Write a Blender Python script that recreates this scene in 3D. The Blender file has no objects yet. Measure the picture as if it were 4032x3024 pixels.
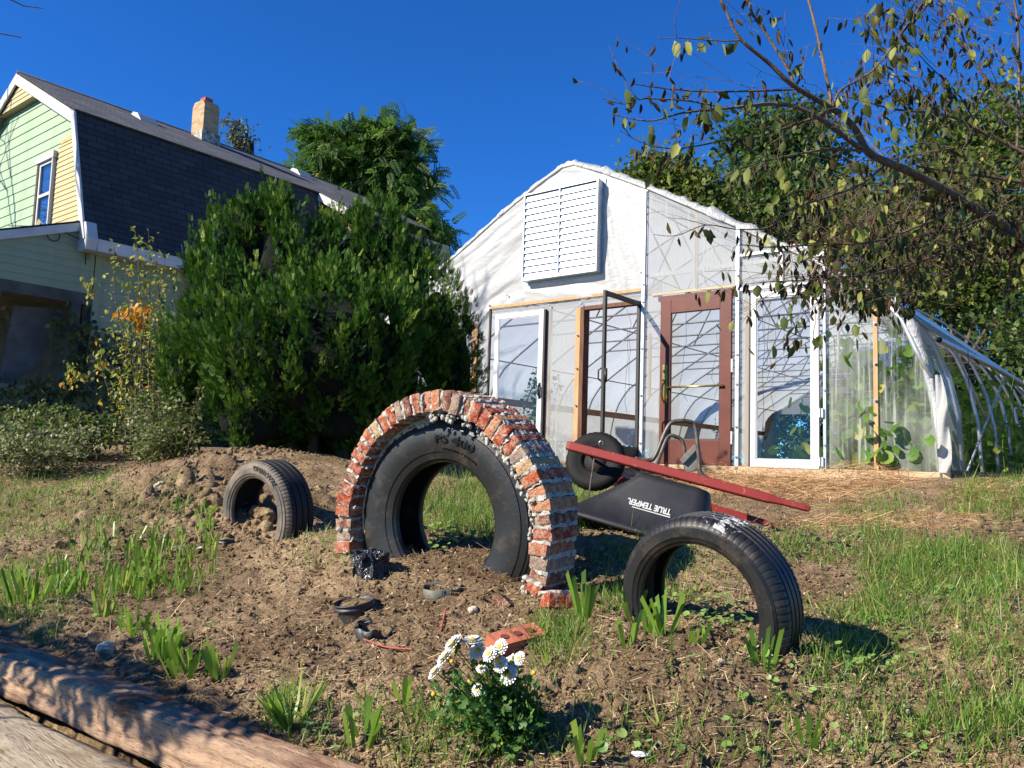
import bpy, bmesh, math, random
import numpy as np
from mathutils import Vector, Matrix
rng = np.random.default_rng(7); random.seed(7)
SC = bpy.context.scene; COL = SC.collection
# ---------------------------------------------------------------- camera model
FPX = 3260.; PIT = math.radians(5.45); ROL = math.radians(1.83)
_F = np.array([0, math.cos(PIT), math.sin(PIT)]); _R0 = np.array([1., 0, 0]); _U0 = np.array([0, -math.sin(PIT), math.cos(PIT)])
_R = math.cos(ROL)*_R0+math.sin(ROL)*_U0; _U = -math.sin(ROL)*_R0+math.cos(ROL)*_U0
def ray(x, y): return _F+_R*(x-2016)/FPX-_U*(y-1512)/FPX
def at(x, y, Y):
    d = ray(x, y); return d*Y/d[1]
def proj(P):
    P = np.atleast_2d(P); z = P@_F
    z = np.where(z < .05, .05, z)
    return np.stack([2016+FPX*(P@_R)/z, 1512-FPX*(P@_U)/z], 1)
UR = np.array([0.78043041, -0.62524266, 0]); VV = np.array([0.62524266, 0.78043041, 0]); ROTZ = math.atan2(UR[1], UR[0])
cam = bpy.data.cameras.new('camera'); cam.sensor_fit = 'HORIZONTAL'; cam.sensor_width = 36
cam.lens = 36*FPX/4032; cam.clip_start = .05; cam.clip_end = 3000
camo = bpy.data.objects.new('camera', cam); COL.objects.link(camo)
camo.matrix_world = Matrix(((_R[0], _U[0], -_F[0], 0), (_R[1], _U[1], -_F[1], 0), (_R[2], _U[2], -_F[2], 0), (0, 0, 0, 1)))
SC.camera = camo
SC.view_settings.view_transform = 'Standard'; SC.view_settings.look = 'None'; SC.view_settings.exposure = 1.0
SC.render.resolution_x = 1024; SC.render.resolution_y = 768
SC.cycles.use_denoising = True
SC.cycles.max_bounces = 8; SC.cycles.transparent_max_bounces = 24; SC.cycles.transmission_bounces = 6; SC.cycles.diffuse_bounces = 4
# ---------------------------------------------------------------- light
SUN_T = Vector((0.7686, 0.336, -0.5444)).normalized()
W = bpy.data.worlds.new('World'); SC.world = W; W.use_nodes = True
nt = W.node_tree; bg = nt.nodes['Background']
sky = nt.nodes.new('ShaderNodeTexSky'); sky.sky_type = 'NISHITA'; sky.sun_disc = False
sky.sun_elevation = math.radians(33); sky.sun_rotation = math.radians(246.4)
sky.altitude = 1500; sky.air_density = 1.0; sky.dust_density = 0.0; sky.ozone_density = 3.5
hsv = nt.nodes.new('ShaderNodeHueSaturation'); hsv.inputs['Saturation'].default_value = 1.2
nt.links.new(sky.outputs[0], hsv.inputs['Color']); tint = nt.nodes.new('ShaderNodeMix'); tint.data_type = 'RGBA'; tint.blend_type = 'MULTIPLY'; tint.inputs[0].default_value = 1; tint.inputs[7].default_value = (.40, .92, 1.48, 1)
nt.links.new(hsv.outputs[0], tint.inputs[6]); nt.links.new(tint.outputs[2], bg.inputs[0])
bg.inputs[1].default_value = 0.066
L = bpy.data.lights.new('sun', 'SUN'); L.energy = 5.0; L.angle = math.radians(.5); L.color = (1, .92, .78)
lo = bpy.data.objects.new('sun', L); COL.objects.link(lo); lo.rotation_euler = SUN_T.to_track_quat('-Z', 'Y').to_euler()
# ---------------------------------------------------------------- materials
def mat(name, col=(.5, .5, .5), rough=.8, metal=0., spec=.3):
    m = bpy.data.materials.new(name); m.use_nodes = True
    b = m.node_tree.nodes['Principled BSDF']
    b.inputs['Base Color'].default_value = (*col, 1); b.inputs['Roughness'].default_value = rough
    b.inputs['Metallic'].default_value = metal; b.inputs['Specular IOR Level'].default_value = spec
    return m
def N(m, t, **kw):
    n = m.node_tree.nodes.new(t)
    for k, v in kw.items():
        if k in n.inputs: n.inputs[k].default_value = v
        else: setattr(n, k, v)
    return n
def lk(m, a, b): m.node_tree.links.new(a, b)
def ramp(m, fac, stops, interp='LINEAR'):
    n = N(m, 'ShaderNodeValToRGB'); e = n.color_ramp; e.interpolation = interp
    while len(e.elements) > 1: e.elements.remove(e.elements[-1])
    e.elements[0].position = stops[0][0]; e.elements[0].color = (*stops[0][1], 1)
    for p, c in stops[1:]:
        x = e.elements.new(p); x.color = (*c, 1)
    if fac is not None: lk(m, fac, n.inputs[0])
    return n
def coords(m, kind='Object', scale=(1, 1, 1), rot=(0, 0, 0)):
    tc = N(m, 'ShaderNodeTexCoord'); mp = N(m, 'ShaderNodeMapping'); mp.inputs['Scale'].default_value = scale
    mp.inputs['Rotation'].default_value = rot
    lk(m, tc.outputs[kind], mp.inputs[0]); return mp.outputs[0]
def noise(m, vec, scale, detail=5, rough=.6, dist=0):
    n = N(m, 'ShaderNodeTexNoise'); n.inputs['Scale'].default_value = scale; n.inputs['Detail'].default_value = detail
    n.inputs['Roughness'].default_value = rough; n.inputs['Distortion'].default_value = dist
    if vec is not None: lk(m, vec, n.inputs['Vector'])
    return n.outputs[0]
def bump(m, h, strength=.5, dist=.02, prev=None):
    b = N(m, 'ShaderNodeBump'); b.inputs['Strength'].default_value = strength; b.inputs['Distance'].default_value = dist
    lk(m, h, b.inputs['Height'])
    if prev is not None: lk(m, prev, b.inputs['Normal'])
    return b.outputs[0]
def BS(m): return m.node_tree.nodes['Principled BSDF']
def mixc(m, f, a, b, mode='MIX'):
    n = N(m, 'ShaderNodeMix', data_type='RGBA', blend_type=mode)
    if isinstance(f, float): n.inputs[0].default_value = f
    else: lk(m, f, n.inputs[0])
    for s, i in ((a, 6), (b, 7)):
        if isinstance(s, tuple): n.inputs[i].default_value = (*s, 1)
        else: lk(m, s, n.inputs[i])
    return n.outputs[2]
def noisy(name, c1, c2, scale=8, rough=.85, bs=.4, bd=.01, spec=.3, metal=0, stretch=(1, 1, 1), kind='Object', bscale=None, c3=None, lo_=.35, hi_=.65):
    m = mat(name, c1, rough, metal, spec); v = coords(m, kind, stretch); n = noise(m, v, scale)
    st = [(lo_, c1), (hi_, c2)] if c3 is None else [(lo_-.05, c1), (.5, c2), (hi_+.05, c3)]
    lk(m, ramp(m, n, st).outputs[0], BS(m).inputs['Base Color'])
    lk(m, bump(m, noise(m, v, bscale or scale*4), bs, bd), BS(m).inputs['Normal']); return m
def leafmat(name, stops, trans=.35, rough=.5, spec=.35):
    """colour by the per-leaf random attribute; thin leaves pass some light"""
    m = mat(name, (.1, .2, .05), rough, 0, spec); nt = m.node_tree
    a = N(m, 'ShaderNodeAttribute'); a.attribute_name = 'rnd'
    r = ramp(m, a.outputs['Fac'], stops); lk(m, r.outputs[0], BS(m).inputs['Base Color'])
    t = N(m, 'ShaderNodeBsdfTranslucent'); g = N(m, 'ShaderNodeHueSaturation'); g.inputs['Value'].default_value = 1.5
    lk(m, r.outputs[0], g.inputs['Color']); lk(m, g.outputs[0], t.inputs[0])
    mx = N(m, 'ShaderNodeMixShader'); mx.inputs[0].default_value = trans
    lk(m, BS(m).outputs[0], mx.inputs[1]); lk(m, t.outputs[0], mx.inputs[2])
    lk(m, mx.outputs[0], nt.nodes['Material Output'].inputs[0]); return m
# ---------------------------------------------------------------- mesh building
class MB:
    def __init__(s): s.v = []; s.f = []; s.c = []; s.cur = .5
    def add(s, vs, fs):
        o = len(s.v); s.v += [tuple(map(float, p)) for p in vs]; s.f += [tuple(i+o for i in f) for f in fs]; s.c += [s.cur]*len(vs)
    def box(s, x0, x1, y0, y1, z0, z1):
        s.add([(x0, y0, z0), (x1, y0, z0), (x1, y1, z0), (x0, y1, z0), (x0, y0, z1), (x1, y0, z1), (x1, y1, z1), (x0, y1, z1)],
              [(0, 3, 2, 1), (4, 5, 6, 7), (0, 1, 5, 4), (1, 2, 6, 5), (2, 3, 7, 6), (3, 0, 4, 7)])
    def beam(s, a, b, w, h, up=(0, 0, 1)):
        a = np.array(a, float); b = np.array(b, float); d = b-a; L_ = np.linalg.norm(d); d /= L_
        u = np.array(up, float); x = np.cross(d, u)
        if np.linalg.norm(x) < 1e-4: x = np.cross(d, (0, 1, 0))
        x /= np.linalg.norm(x); y = np.cross(x, d)
        vs = [p+x*i*w/2+y*j*h/2 for p in (a, b) for i, j in ((-1, -1), (1, -1), (1, 1), (-1, 1))]
        s.add(vs, [(0, 1, 2, 3), (7, 6, 5, 4), (0, 4, 5, 1), (1, 5, 6, 2), (2, 6, 7, 3), (3, 7, 4, 0)])
    def tube(s, pts, rad, n=8, cap=True):
        pts = [np.array(p, float) for p in pts]
        if not hasattr(rad, '__len__'): rad = [rad]*len(pts)
        base = None; vs = []; 
        for i, p in enumerate(pts):
            d = pts[min(i+1, len(pts)-1)]-pts[max(i-1, 0)]; d = d/(np.linalg.norm(d)+1e-9)
            if base is None:
                base = np.cross(d, (0, 0, 1.)) 
                if np.linalg.norm(base) < .1: base = np.cross(d, (0, 1., 0))
            x = base-d*(base@d); x /= np.linalg.norm(x)+1e-9; base = x; y = np.cross(d, x)
            for k in range(n):
                a = 2*math.pi*k/n; vs.append(p+rad[i]*(math.cos(a)*x+math.sin(a)*y))
        fs = [(i*n+k, i*n+(k+1) % n, (i+1)*n+(k+1) % n, (i+1)*n+k) for i in range(len(pts)-1) for k in range(n)]
        if cap: fs += [tuple(range(n))[::-1], tuple(range((len(pts)-1)*n, len(pts)*n))]
        s.add(vs, fs)
    def sweep(s, prof, n, axisfn, close=True, a0=0., a1=2*math.pi):
        """prof: list of (radius, axial); axisfn(angle,r,x)->point"""
        m_ = len(prof); k = n if close else n+1
        vs = [axisfn(a0+(a1-a0)*i/n, r, x) for i in range(k) for r, x in prof]
        fs = []
        for i in range(n):
            j = (i+1) % k
            for q in range(m_-1): fs.append((i*m_+q, j*m_+q, j*m_+q+1, i*m_+q+1))
        s.add(vs, fs)
    def poly(s, pts): s.add(pts, [tuple(range(len(pts)))])
    def prism(s, pts, d):
        """polygon pts extruded by vector d"""
        n = len(pts); p2 = [np.array(p, float)+np.array(d, float) for p in pts]
        s.add(list(pts)+p2, [tuple(range(n))[::-1], tuple(range(n, 2*n))]+[(i, (i+1) % n, (i+1) % n+n, i+n) for i in range(n)])
    def build(s, name, m, parent=None, smooth=False, label=None, cat=None, group=None, kind=None, bevel=0):
        me = bpy.data.meshes.new(name); me.from_pydata(s.v, [], s.f); me.update()
        a = me.attributes.new('rnd', 'FLOAT', 'POINT'); a.data.foreach_set('value', s.c)
        return finish(me, name, m, parent, smooth, label, cat, group, kind, bevel)
def tag(o, label=None, cat=None, group=None, kind=None):
    if label: o['label'] = label
    if cat: o['category'] = cat
    if group: o['group'] = group
    if kind: o['kind'] = kind
    return o
def finish(me, name, m, parent=None, smooth=False, label=None, cat=None, group=None, kind=None, bevel=0):
    if m is not None: me.materials.append(m)
    if smooth: me.polygons.foreach_set('use_smooth', [True]*len(me.polygons))
    o = bpy.data.objects.new(name, me); COL.objects.link(o)
    if parent is not None: o.parent = parent
    if bevel:
        b = o.modifiers.new('bevel', 'BEVEL'); b.width = bevel; b.segments = 2; b.limit_method = 'ANGLE'
    return tag(o, label, cat, group, kind)
def empty(name, loc, label, cat, rz=0, group=None):
    o = bpy.data.objects.new(name, None); COL.objects.link(o); o.location = Vector(loc); o.rotation_euler = (0, 0, rz)
    o.empty_display_size = .1
    return tag(o, label, cat, group)
def arr_mesh(name, V, Fq, rnd=None, mats=None, **kw):
    """V (n,3) float, Fq (m,k) int, fast"""
    V = np.ascontiguousarray(V, np.float32); Fq = np.ascontiguousarray(Fq, np.int32); k = Fq.shape[1]
    me = bpy.data.meshes.new(name); me.vertices.add(len(V)); me.vertices.foreach_set('co', V.ravel())
    me.loops.add(Fq.size); me.loops.foreach_set('vertex_index', Fq.ravel())
    me.polygons.add(len(Fq)); me.polygons.foreach_set('loop_start', np.arange(0, Fq.size, k, dtype=np.int32))
    me.update(calc_edges=True)
    if rnd is not None:
        a = me.attributes.new('rnd', 'FLOAT', 'POINT'); a.data.foreach_set('value', np.ascontiguousarray(rnd, np.float32))
    return finish(me, name, mats, **kw)
def basis(d, up=None, roll=None):
    """batch frames: y axis along d, z axis normal-ish; returns (n,3,3) columns x,y,z"""
    d = d/np.linalg.norm(d, axis=1, keepdims=True)
    u = np.tile(np.array([0, 0, 1.]), (len(d), 1)) if up is None else up
    x = np.cross(d, u); l = np.linalg.norm(x, axis=1, keepdims=True); x = np.where(l < 1e-3, np.array([1., 0, 0]), x/np.maximum(l, 1e-6))
    z = np.cross(x, d)
    if roll is not None:
        c = np.cos(roll)[:, None]; s_ = np.sin(roll)[:, None]; x, z = x*c+z*s_, z*c-x*s_
    return np.stack([x, d, z], 2)
def scatter(tv, tf, P, B, S, rnd=None):
    """copy template at P with frames B and scales S (n,) or (n,3)"""
    n = len(P); S = np.asarray(S, float)
    if S.ndim == 1: S = S[:, None]*np.ones(3)
    T = tv[None]*S[:, None, :]; V = np.einsum('nij,nkj->nki', B, T)+P[:, None, :]
    k = len(tv); Fq = (tf[None]+(np.arange(n)*k)[:, None, None]).reshape(-1, tf.shape[1])
    r = rng.random(n) if rnd is None else rnd
    return V.reshape(-1, 3), Fq, np.repeat(r, k)
def joinarr(L_):
    V = []; Fq = []; R_ = []; o = 0
    for v, f, r in L_: V.append(v); Fq.append(f+o); R_.append(r); o += len(v)
    return np.concatenate(V), np.concatenate(Fq), np.concatenate(R_)
# leaf templates (y = length axis, all quads)
LEAF = (np.array([[0, 0, 0], [-.32, .32, .07], [0, .38, 0], [.32, .32, .07], [-.22, .72, .03], [0, .75, -.04], [.22, .72, .03], [0, 1.05, -.1]]),
        np.array([[0, 2, 1, 1], [0, 3, 2, 2], [1, 2, 5, 4], [2, 3, 6, 5], [4, 5, 7, 7], [5, 6, 7, 7]]))
def tri_fix(t):   # degenerate quads replaced by triangles pairs
    v, f = t; out = []
    for q in f:
        if q[2] == q[3]: out.append([q[0], q[1], q[2]])
        else: out += [[q[0], q[1], q[2]], [q[0], q[2], q[3]]]
    return v, np.array(out)
LEAF = tri_fix((LEAF[0], np.array([[0, 2, 1, 1], [0, 3, 2, 2], [1, 2, 5, 4], [2, 3, 6, 5], [4, 5, 7, 7], [5, 6, 7, 7]])))
SIMPLE = (np.array([[0, 0, 0], [-.35, .5, .06], [0, 1, 0], [.35, .5, .06]]), np.array([[0, 2, 1], [0, 3, 2]]))
BLADE = tri_fix((np.array([[-.5, 0, 0], [.5, 0, 0], [-.42, .4, .02], [.42, .4, .02], [-.26, .75, .1], [.26, .75, .1], [0, 1, .22]]),
         np.array([[0, 1, 3, 2], [2, 3, 5, 4], [4, 5, 6, 6]])))
STICK = tri_fix((np.array([[-.5, 0, 0], [.5, 0, 0], [-.5, 1, 0], [.5, 1, 0], [0, 0, .6], [0, 1, .6]]), np.array([[0, 2, 5, 4], [4, 5, 3, 1]])))
def disc_leaf(k=7):
    v = [[0, .5, -.06]]; 
    for i in range(k):
        a = -math.pi/2+(i+.0)*2*math.pi/k
        r = .5 if i else .22
        v.append([math.cos(a)*r, .5+math.sin(a)*r, .05])
    return np.array(v), np.array([[0, 1+i, 1+(i+1) % k] for i in range(k)])
ROUND = disc_leaf(9)
# ---------------------------------------------------------------- noise in numpy
def _h(i, j, s): 
    n = (i*374761393+j*668265263+s*69069) & 0x7fffffff
    n = ((n ^ (n >> 13))*1274126177) & 0x7fffffff
    return ((n ^ (n >> 16)) & 0xffff)/65535.
def vnoise(x, y, s=0):
    xi = np.floor(x).astype(np.int64); yi = np.floor(y).astype(np.int64); u = x-xi; v = y-yi
    u = u*u*(3-2*u); v = v*v*(3-2*v)
    return (_h(xi, yi, s)*(1-u)+_h(xi+1, yi, s)*u)*(1-v)+(_h(xi, yi+1, s)*(1-u)+_h(xi+1, yi+1, s)*u)*v
def fbm(x, y, s=0, o=4):
    t = 0; a = .5
    for k in range(o): t = t+a*vnoise(x*2**k+k*17.3, y*2**k-k*9.1, s+k); a *= .5
    return t/.94
def sstep(a, b, x): t = np.clip((x-a)/(b-a), 0, 1); return t*t*(3-2*t)
# ---------------------------------------------------------------- terrain
CP = [(0, 2480, 3.75), (600, 2720, 3.0), (1330, 3020, 2.35), (2000, 3010, 2.3), (2600, 3000, 2.3), (3300, 3010, 2.3), (4000, 3010, 2.25), (4400, 2900, 2.4),
      (2500, 2640, 2.72), (3500, 2560, 3.05), (4000, 2500, 3.1), (1500, 2500, 3.3), (900, 2420, 3.8), (300, 2270, 4.5), (0, 2170, 4.8), (-500, 2170, 4.8),
      (1000, 2250, 4.4), (3350, 2260, 4.1), (3900, 2210, 4.3), (3300, 2085, 5.5), (4000, 2060, 5.4), (4500, 2060, 5.4), (2900, 1965, 7.0), (3500, 1945, 6.9),
      (3720, 1885, 8.1), (2600, 1842, 10.2), (2800, 1915, 8.3), (2350, 2060, 4.95), (2850, 2080, 4.6), (1700, 2070, 5.1), (2000, 2050, 5.2), (1700, 1860, 7.5),
      (300, 1910, 7.0), (700, 1975, 5.6), (500, 1850, 6.9), (100, 2060, 5.6), (1050, 1790, 7.3), (1000, 1790, 8.5), (0, 1760, 9.5), (600, 1765, 9.8), (-600, 1760, 9.5),
      (1350, 2150, 4.42), (1480, 2170, 4.3), (1750, 2180, 4.15), (2060, 2345, 3.63), (2000, 2260, 3.9), (2110, 2385, 3.5), (2260, 2270, 4.0),
      (2480, 2400, 3.2), (2750, 2480, 3.0), (3060, 2625, 2.72), (3200, 2560, 2.95), (885, 2055, 5.23), (1132, 2105, 4.92), (1000, 2075, 5.1), (1250, 2100, 4.9)]
_cp = np.array([at(*c) for c in CP])
_cp = np.concatenate([_cp, np.array([[-12, 12, .1], [-6, 11, .05], [6, 10, .05], [10, 9, .1], [12, 4, -.3], [6, 2, -.75], [12, 0, -.9], [-6, 1, -1.], [-12, 5, -.5], [0, 14, .02], [0, 0, -1.2], [-2, -2, -1.3], [3, -2, -1.3], [-15, 18, .1], [15, 18, .1], [0, 20, .05]])])
def _k(r2): return np.where(r2 > 0, .5*r2*np.log(r2+1e-12), 0)
_n = len(_cp); _A = np.zeros((_n+3, _n+3)); _d = ((_cp[:, None, :2]-_cp[None, :, :2])**2).sum(2)
_A[:_n, :_n] = _k(_d)+np.eye(_n)*.02; _A[:_n, _n] = 1; _A[:_n, _n+1:] = _cp[:, :2]; _A[_n:, :_n] = _A[:_n, _n:].T
_w = np.linalg.solve(_A, np.concatenate([_cp[:, 2], np.zeros(3)]))
LOGA = at(0, 2590, 3.75)[:2]
def logd(x, y): return -((x-LOGA[0])*VV[0]+(y-LOGA[1])*VV[1])
def hbase(x, y):
    x = np.asarray(x, float); y = np.asarray(y, float); sh = x.shape; xf = x.ravel(); yf = y.ravel(); out = np.empty(len(xf))
    for i in range(0, len(xf), 20000):
        X = xf[i:i+20000]; Y = yf[i:i+20000]
        r = (X[:, None]-_cp[:, 0])**2+(Y[:, None]-_cp[:, 1])**2
        out[i:i+20000] = _k(r)@_w[:_n]+_w[_n]+_w[_n+1]*X+_w[_n+2]*Y
    out = np.clip(out, -1.5, .3)
    far = sstep(11, 16, np.hypot(xf, yf)); out = out*(1-far)+.05*far
    d = logd(xf, yf); st = sstep(.02, .12, d)*(yf < 9); out = out*(1-st)+st*np.minimum(out-.02, -1.17-.25*sstep(.6, 1.8, d))
    return out.reshape(sh)
def mound(x, y, px, py, Y, r, h):
    p = at(px, py, Y); return h*np.exp(-((x-p[0])**2+(y-p[1])**2)/r**2)
def H(x, y):
    x = np.asarray(x, float); y = np.asarray(y, float); z = hbase(x, y)
    far = 1-sstep(9, 13, np.hypot(x, y)); fz = 1-sstep(4.5, 8, y)
    z = z+far*((fbm(x*2.2, y*2.2, 3, 3)-.5)*.07+(fbm(x*7, y*7, 5, 3)-.5)*.04)
    n = fbm(x*18, y*18, 9, 3); pit = np.clip(fbm(x*13, y*13, 44, 3)-.56, 0, 1); z = z-far*(.3+.7*fz)*pit*.16
    z = z+far*(.4+.6*fz)*(np.abs(n-.5)*-.085+.016+.022*np.clip(fbm(x*40,y*40,12,2)-.5,-.2,.4))
    c = np.clip(fbm(x*9, y*9, 21, 3)-.52, 0, 1); m_ = np.exp(-((x+2.1)**2/1.3**2+(y-6.0)**2/.8**2))   # rough clods behind the left tyre
    z = z+m_*c*.55
    z = z+mound(x, y, 2750, 2620, 2.72, .2, .03)+mound(x, y, 2560, 2640, 2.7, .25, .04)+mound(x, y, 930, 1800, 6.9, .5, .07)
    return z
# ---------------------------------------------------------------- ground sheet
yr = list(np.geomspace(.3, 14, 560))+list(np.geomspace(14.9, 900, 42)); xr = np.linspace(-1.15, 1.15, 500)
YY = np.repeat(np.array(yr)[:, None], len(xr), 1); XX = xr[None]*YY; YW = YY-2.0; YW[0] -= 2; XX[0] *= 8
HZ = H(XX, YW)
nr, nc = XX.shape; V = np.stack([XX, YW, HZ], 2).reshape(-1, 3)
i = np.arange((nr-1)*nc).reshape(nr-1, nc)[:, :-1].ravel(); Fq = np.stack([i, i+1, i+nc+1, i+nc], 1)
M_soil = mat('soil', (.3, .2, .1), .95, 0, .1)
v = coords(M_soil); a = noise(M_soil, v, 1.3, 6, .62); b = noise(M_soil, v, 24, 6, .75); c = noise(M_soil, v, 90, 4, .8)
k = mixc(M_soil, ramp(M_soil, a, [(.36, (0, 0, 0)), (.62, (1, 1, 1))]).outputs[0], (.17, .11, .06), (.56, .40, .23))
k = mixc(M_soil, ramp(M_soil, b, [(.35, (1, 1, 1)), (.62, (0, 0, 0))]).outputs[0], k, (.15, .095, .055))
k = mixc(M_soil, ramp(M_soil, c, [(.55, (0, 0, 0)), (.7, (1, 1, 1))]).outputs[0], k, (.58, .45, .29))
lk(M_soil, k, BS(M_soil).inputs['Base Color'])
lk(M_soil, bump(M_soil, b, 1.0, .03, bump(M_soil, c, .9, .012)), BS(M_soil).inputs['Normal'])
arr_mesh('ground', V, Fq, None, M_soil, smooth=True, kind='structure')
def gz(P2): return np.column_stack([P2, H(P2[:, 0], P2[:, 1])])
# ---------------------------------------------------------------- house
HX = at(340, 935, 14.); H0 = (HX[0], HX[1], 0)
house = empty('house', H0, 'pale green two storey house with dark gambrel roof and brick chimney behind the big evergreen', 'house', ROTZ)
def siding(name, c1, c2, dirt=.15):
    m = mat(name, c1, .6, 0, .25); v = coords(m, 'Object', (1, 1, .25)); n = noise(m, v, 3, 4)
    lk(m, mixc(m, ramp(m, n, [(.4, (0, 0, 0)), (.75, (dirt, dirt, dirt))]).outputs[0], c1, c2), BS(m).inputs['Base Color']); return m
M_green = siding('green_siding', (.31, .40, .26), (.22, .29, .19), .6)
M_sage = siding('sage_siding', (.27, .31, .20), (.17, .20, .12), .5)
M_yel = siding('cream_siding', (.44, .36, .19), (.33, .27, .14), .3)
M_white = noisy('white_paint', (.52, .51, .50), (.42, .41, .39), 3, .5, .1, .003)
M_dkwood = noisy('dark_bare_wood', (.035, .025, .02), (.08, .055, .04), 12, .8)
M_glass = mat('window_glass', (.5, .6, .75), .04, 0, .8)
def glassmat(name, tint=(.9, .95, 1), fac=.12, rough=.02):
    m = bpy.data.materials.new(name); m.use_nodes = True; n = m.node_tree; n.nodes.remove(n.nodes['Principled BSDF'])
    t = N(m, 'ShaderNodeBsdfTransparent'); t.inputs[0].default_value = (*tint, 1); g = N(m, 'ShaderNodeBsdfGlossy'); g.inputs['Roughness'].default_value = rough
    mx = N(m, 'ShaderNodeMixShader'); mx.inputs[0].default_value = fac
    lk(m, t.outputs[0], mx.inputs[1]); lk(m, g.outputs[0], mx.inputs[2]); lk(m, mx.outputs[0], n.nodes['Material Output'].inputs[0]); return m
M_pane = glassmat('clear_glass', (.88, .9, .91), .05)
M_pane2 = glassmat('house_pane', (.6, .7, .85), .35)
PR = [(0, 3.64), (-.92, 6.16), (-3.68, 7.61), (-6.44, 6.16), (-7.36, 3.64)]   # gambrel outline (s, z)
def prof_s(z):   # right boundary at height z
    if z <= 3.64: return 0.
    if z <= 6.16: return -(z-3.64)/2.52*.92
    return -.92-(z-6.16)/1.45*2.76
def laps(mb, z0, z1, exp, fl, fr, t, out=.014, side=None):
    """lapped boards; fl/fr give left and right end at a height; t = wall plane, boards face -t"""
    z = z0
    while z < z1-.01:
        zt = min(z+exp, z1); a0, a1, b0, b1 = fl(z), fr(z), fl(zt), fr(zt)
        if b1-b0 > .02 or a1-a0 > .02:
            if side is None:
                q = [(a0, t-out, z), (a1, t-out, z), (b1, t, zt), (b0, t, zt)]; l = [(a0, t, z), (a1, t, z), (a1, t-out, z), (a0, t-out, z)]
            else:   # wall facing +s at s=side ; a.. are t values
                q = [(side+out, a0, z), (side+out, a1, z), (side, b1, zt), (side, b0, zt)]; l = [(side, a0, z), (side, a1, z), (side+out, a1, z), (side+out, a0, z)]
            mb.poly(q); mb.poly(l)
        z = zt
IN = .13  # wall inset under the rake
b = MB(); laps(b, 3.3, 7.45, .205, lambda z: -7.36-prof_s(z)+IN, lambda z: prof_s(z)-IN, .16)
b.build('gable_wall', M_green, house)
b = MB(); b.box(-7.3, -.3, .165, .3, 0, 3.66); b.build('porch_back_wall', noisy('shade_dark_boards', (.07, .065, .05), (.03, .03, .025), 4), house)  # porch interior colour darkened to stand in for its deep shade
b = MB(); laps(b, 3.7, 5.72, .098, lambda z: -1.80, lambda z: prof_s(z)-.11, .14, .012); b.build('cream_wall_patch', M_yel, house, label='newer cream lap siding beside the upstairs window')
M_ply = noisy('bare_plywood', (.62, .40, .16), (.45, .26, .1), 9)
b = MB(); b.prism([(-1.72, .127, 5.72), (prof_s(5.72)-.12, .127, 5.72), (prof_s(5.85)-.12, .127, 5.86), (-1.3, .127, 5.80), (-1.6, .127, 5.79)], (0, .01, 0)); b.build('bare_wood_strip', M_ply, house)
# side wall
b = MB(); laps(b, .3, 3.45, .14, lambda z: .3, lambda z: 9.2, 0, .014, side=-.28)
b.poly([(-.3, .42, 0), (-.3, 9.2, 0), (-.3, 9.2, 3.6), (-.3, .42, 3.6)]); b.poly([(-.3, 9.2, 0), (-7, 9.2, 0), (-7, 9.2, 5.9), (-3.68, 9.2, 7.5), (-.9, 9.2, 6)]); b.build('side_wall', M_sage, house)
b = MB(); b.box(-.32, -.245, .3, .42, 0, 3.5); b.box(-.45, -.31, .28, .385, 0, 3.5); b.build('corner_board', M_sage, house)
# roofs
M_shU = mat('grey_shingles', (.10, .10, .105), .9, 0, .15); v = coords(M_shU, 'UV', (1, 1, 1)); 
br = N(M_shU, 'ShaderNodeTexBrick'); lk(M_shU, v, br.inputs[0]); br.inputs['Scale'].default_value = 1; br.inputs['Brick Width'].default_value = .3; br.inputs['Row Height'].default_value = .13
br.inputs['Mortar Size'].default_value = .008; br.inputs['Color1'].default_value = (.17, .165, .17, 1); br.inputs['Color2'].default_value = (.095, .095, .10, 1); br.inputs['Mortar'].default_value = (.04, .04, .04, 1)
nn = noise(M_shU, coords(M_shU, 'Object', (1, .3, 1)), 2.2, 6, .7)
lk(M_shU, mixc(M_shU, ramp(M_shU, nn, [(.45, (0, 0, 0)), (.6, (.7, .7, .7))]).outputs[0], br.outputs[0], (.08, .08, .085)), BS(M_shU).inputs['Base Color'])
lk(M_shU, bump(M_shU, br.outputs[1], .5, -.01), BS(M_shU).inputs['Normal'])
M_shL = mat('black_shingles', (.05, .052, .06), .8, 0, .3); v = coords(M_shL, 'UV')
br = N(M_shL, 'ShaderNodeTexBrick'); lk(M_shL, v, br.inputs[0]); br.inputs['Scale'].default_value = 1; br.inputs['Brick Width'].default_value = .36; br.inputs['Row Height'].default_value = .135
br.inputs['Mortar Size'].default_value = .007; br.inputs['Color1'].default_value = (.050, .049, .052, 1); br.inputs['Color2'].default_value = (.030, .030, .034, 1); br.inputs['Mortar'].default_value = (.008, .008, .01, 1); br.inputs['Bias'].default_value = 0
nn = noise(M_shL, coords(M_shL, 'Object'), 1.6, 4)
lk(M_shL, mixc(M_shL, ramp(M_shL, nn, [(.45, (0, 0, 0)), (.7, (.6, .6, .6))]).outputs[0], br.outputs[0], (.03, .032, .037)), BS(M_shL).inputs['Base Color'])
lk(M_shL, bump(M_shL, br.outputs[1], 1.0, -.02, bump(M_shL, noise(M_shL, coords(M_shL), 60), .3, .004)), BS(M_shL).inputs['Normal'])
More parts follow.
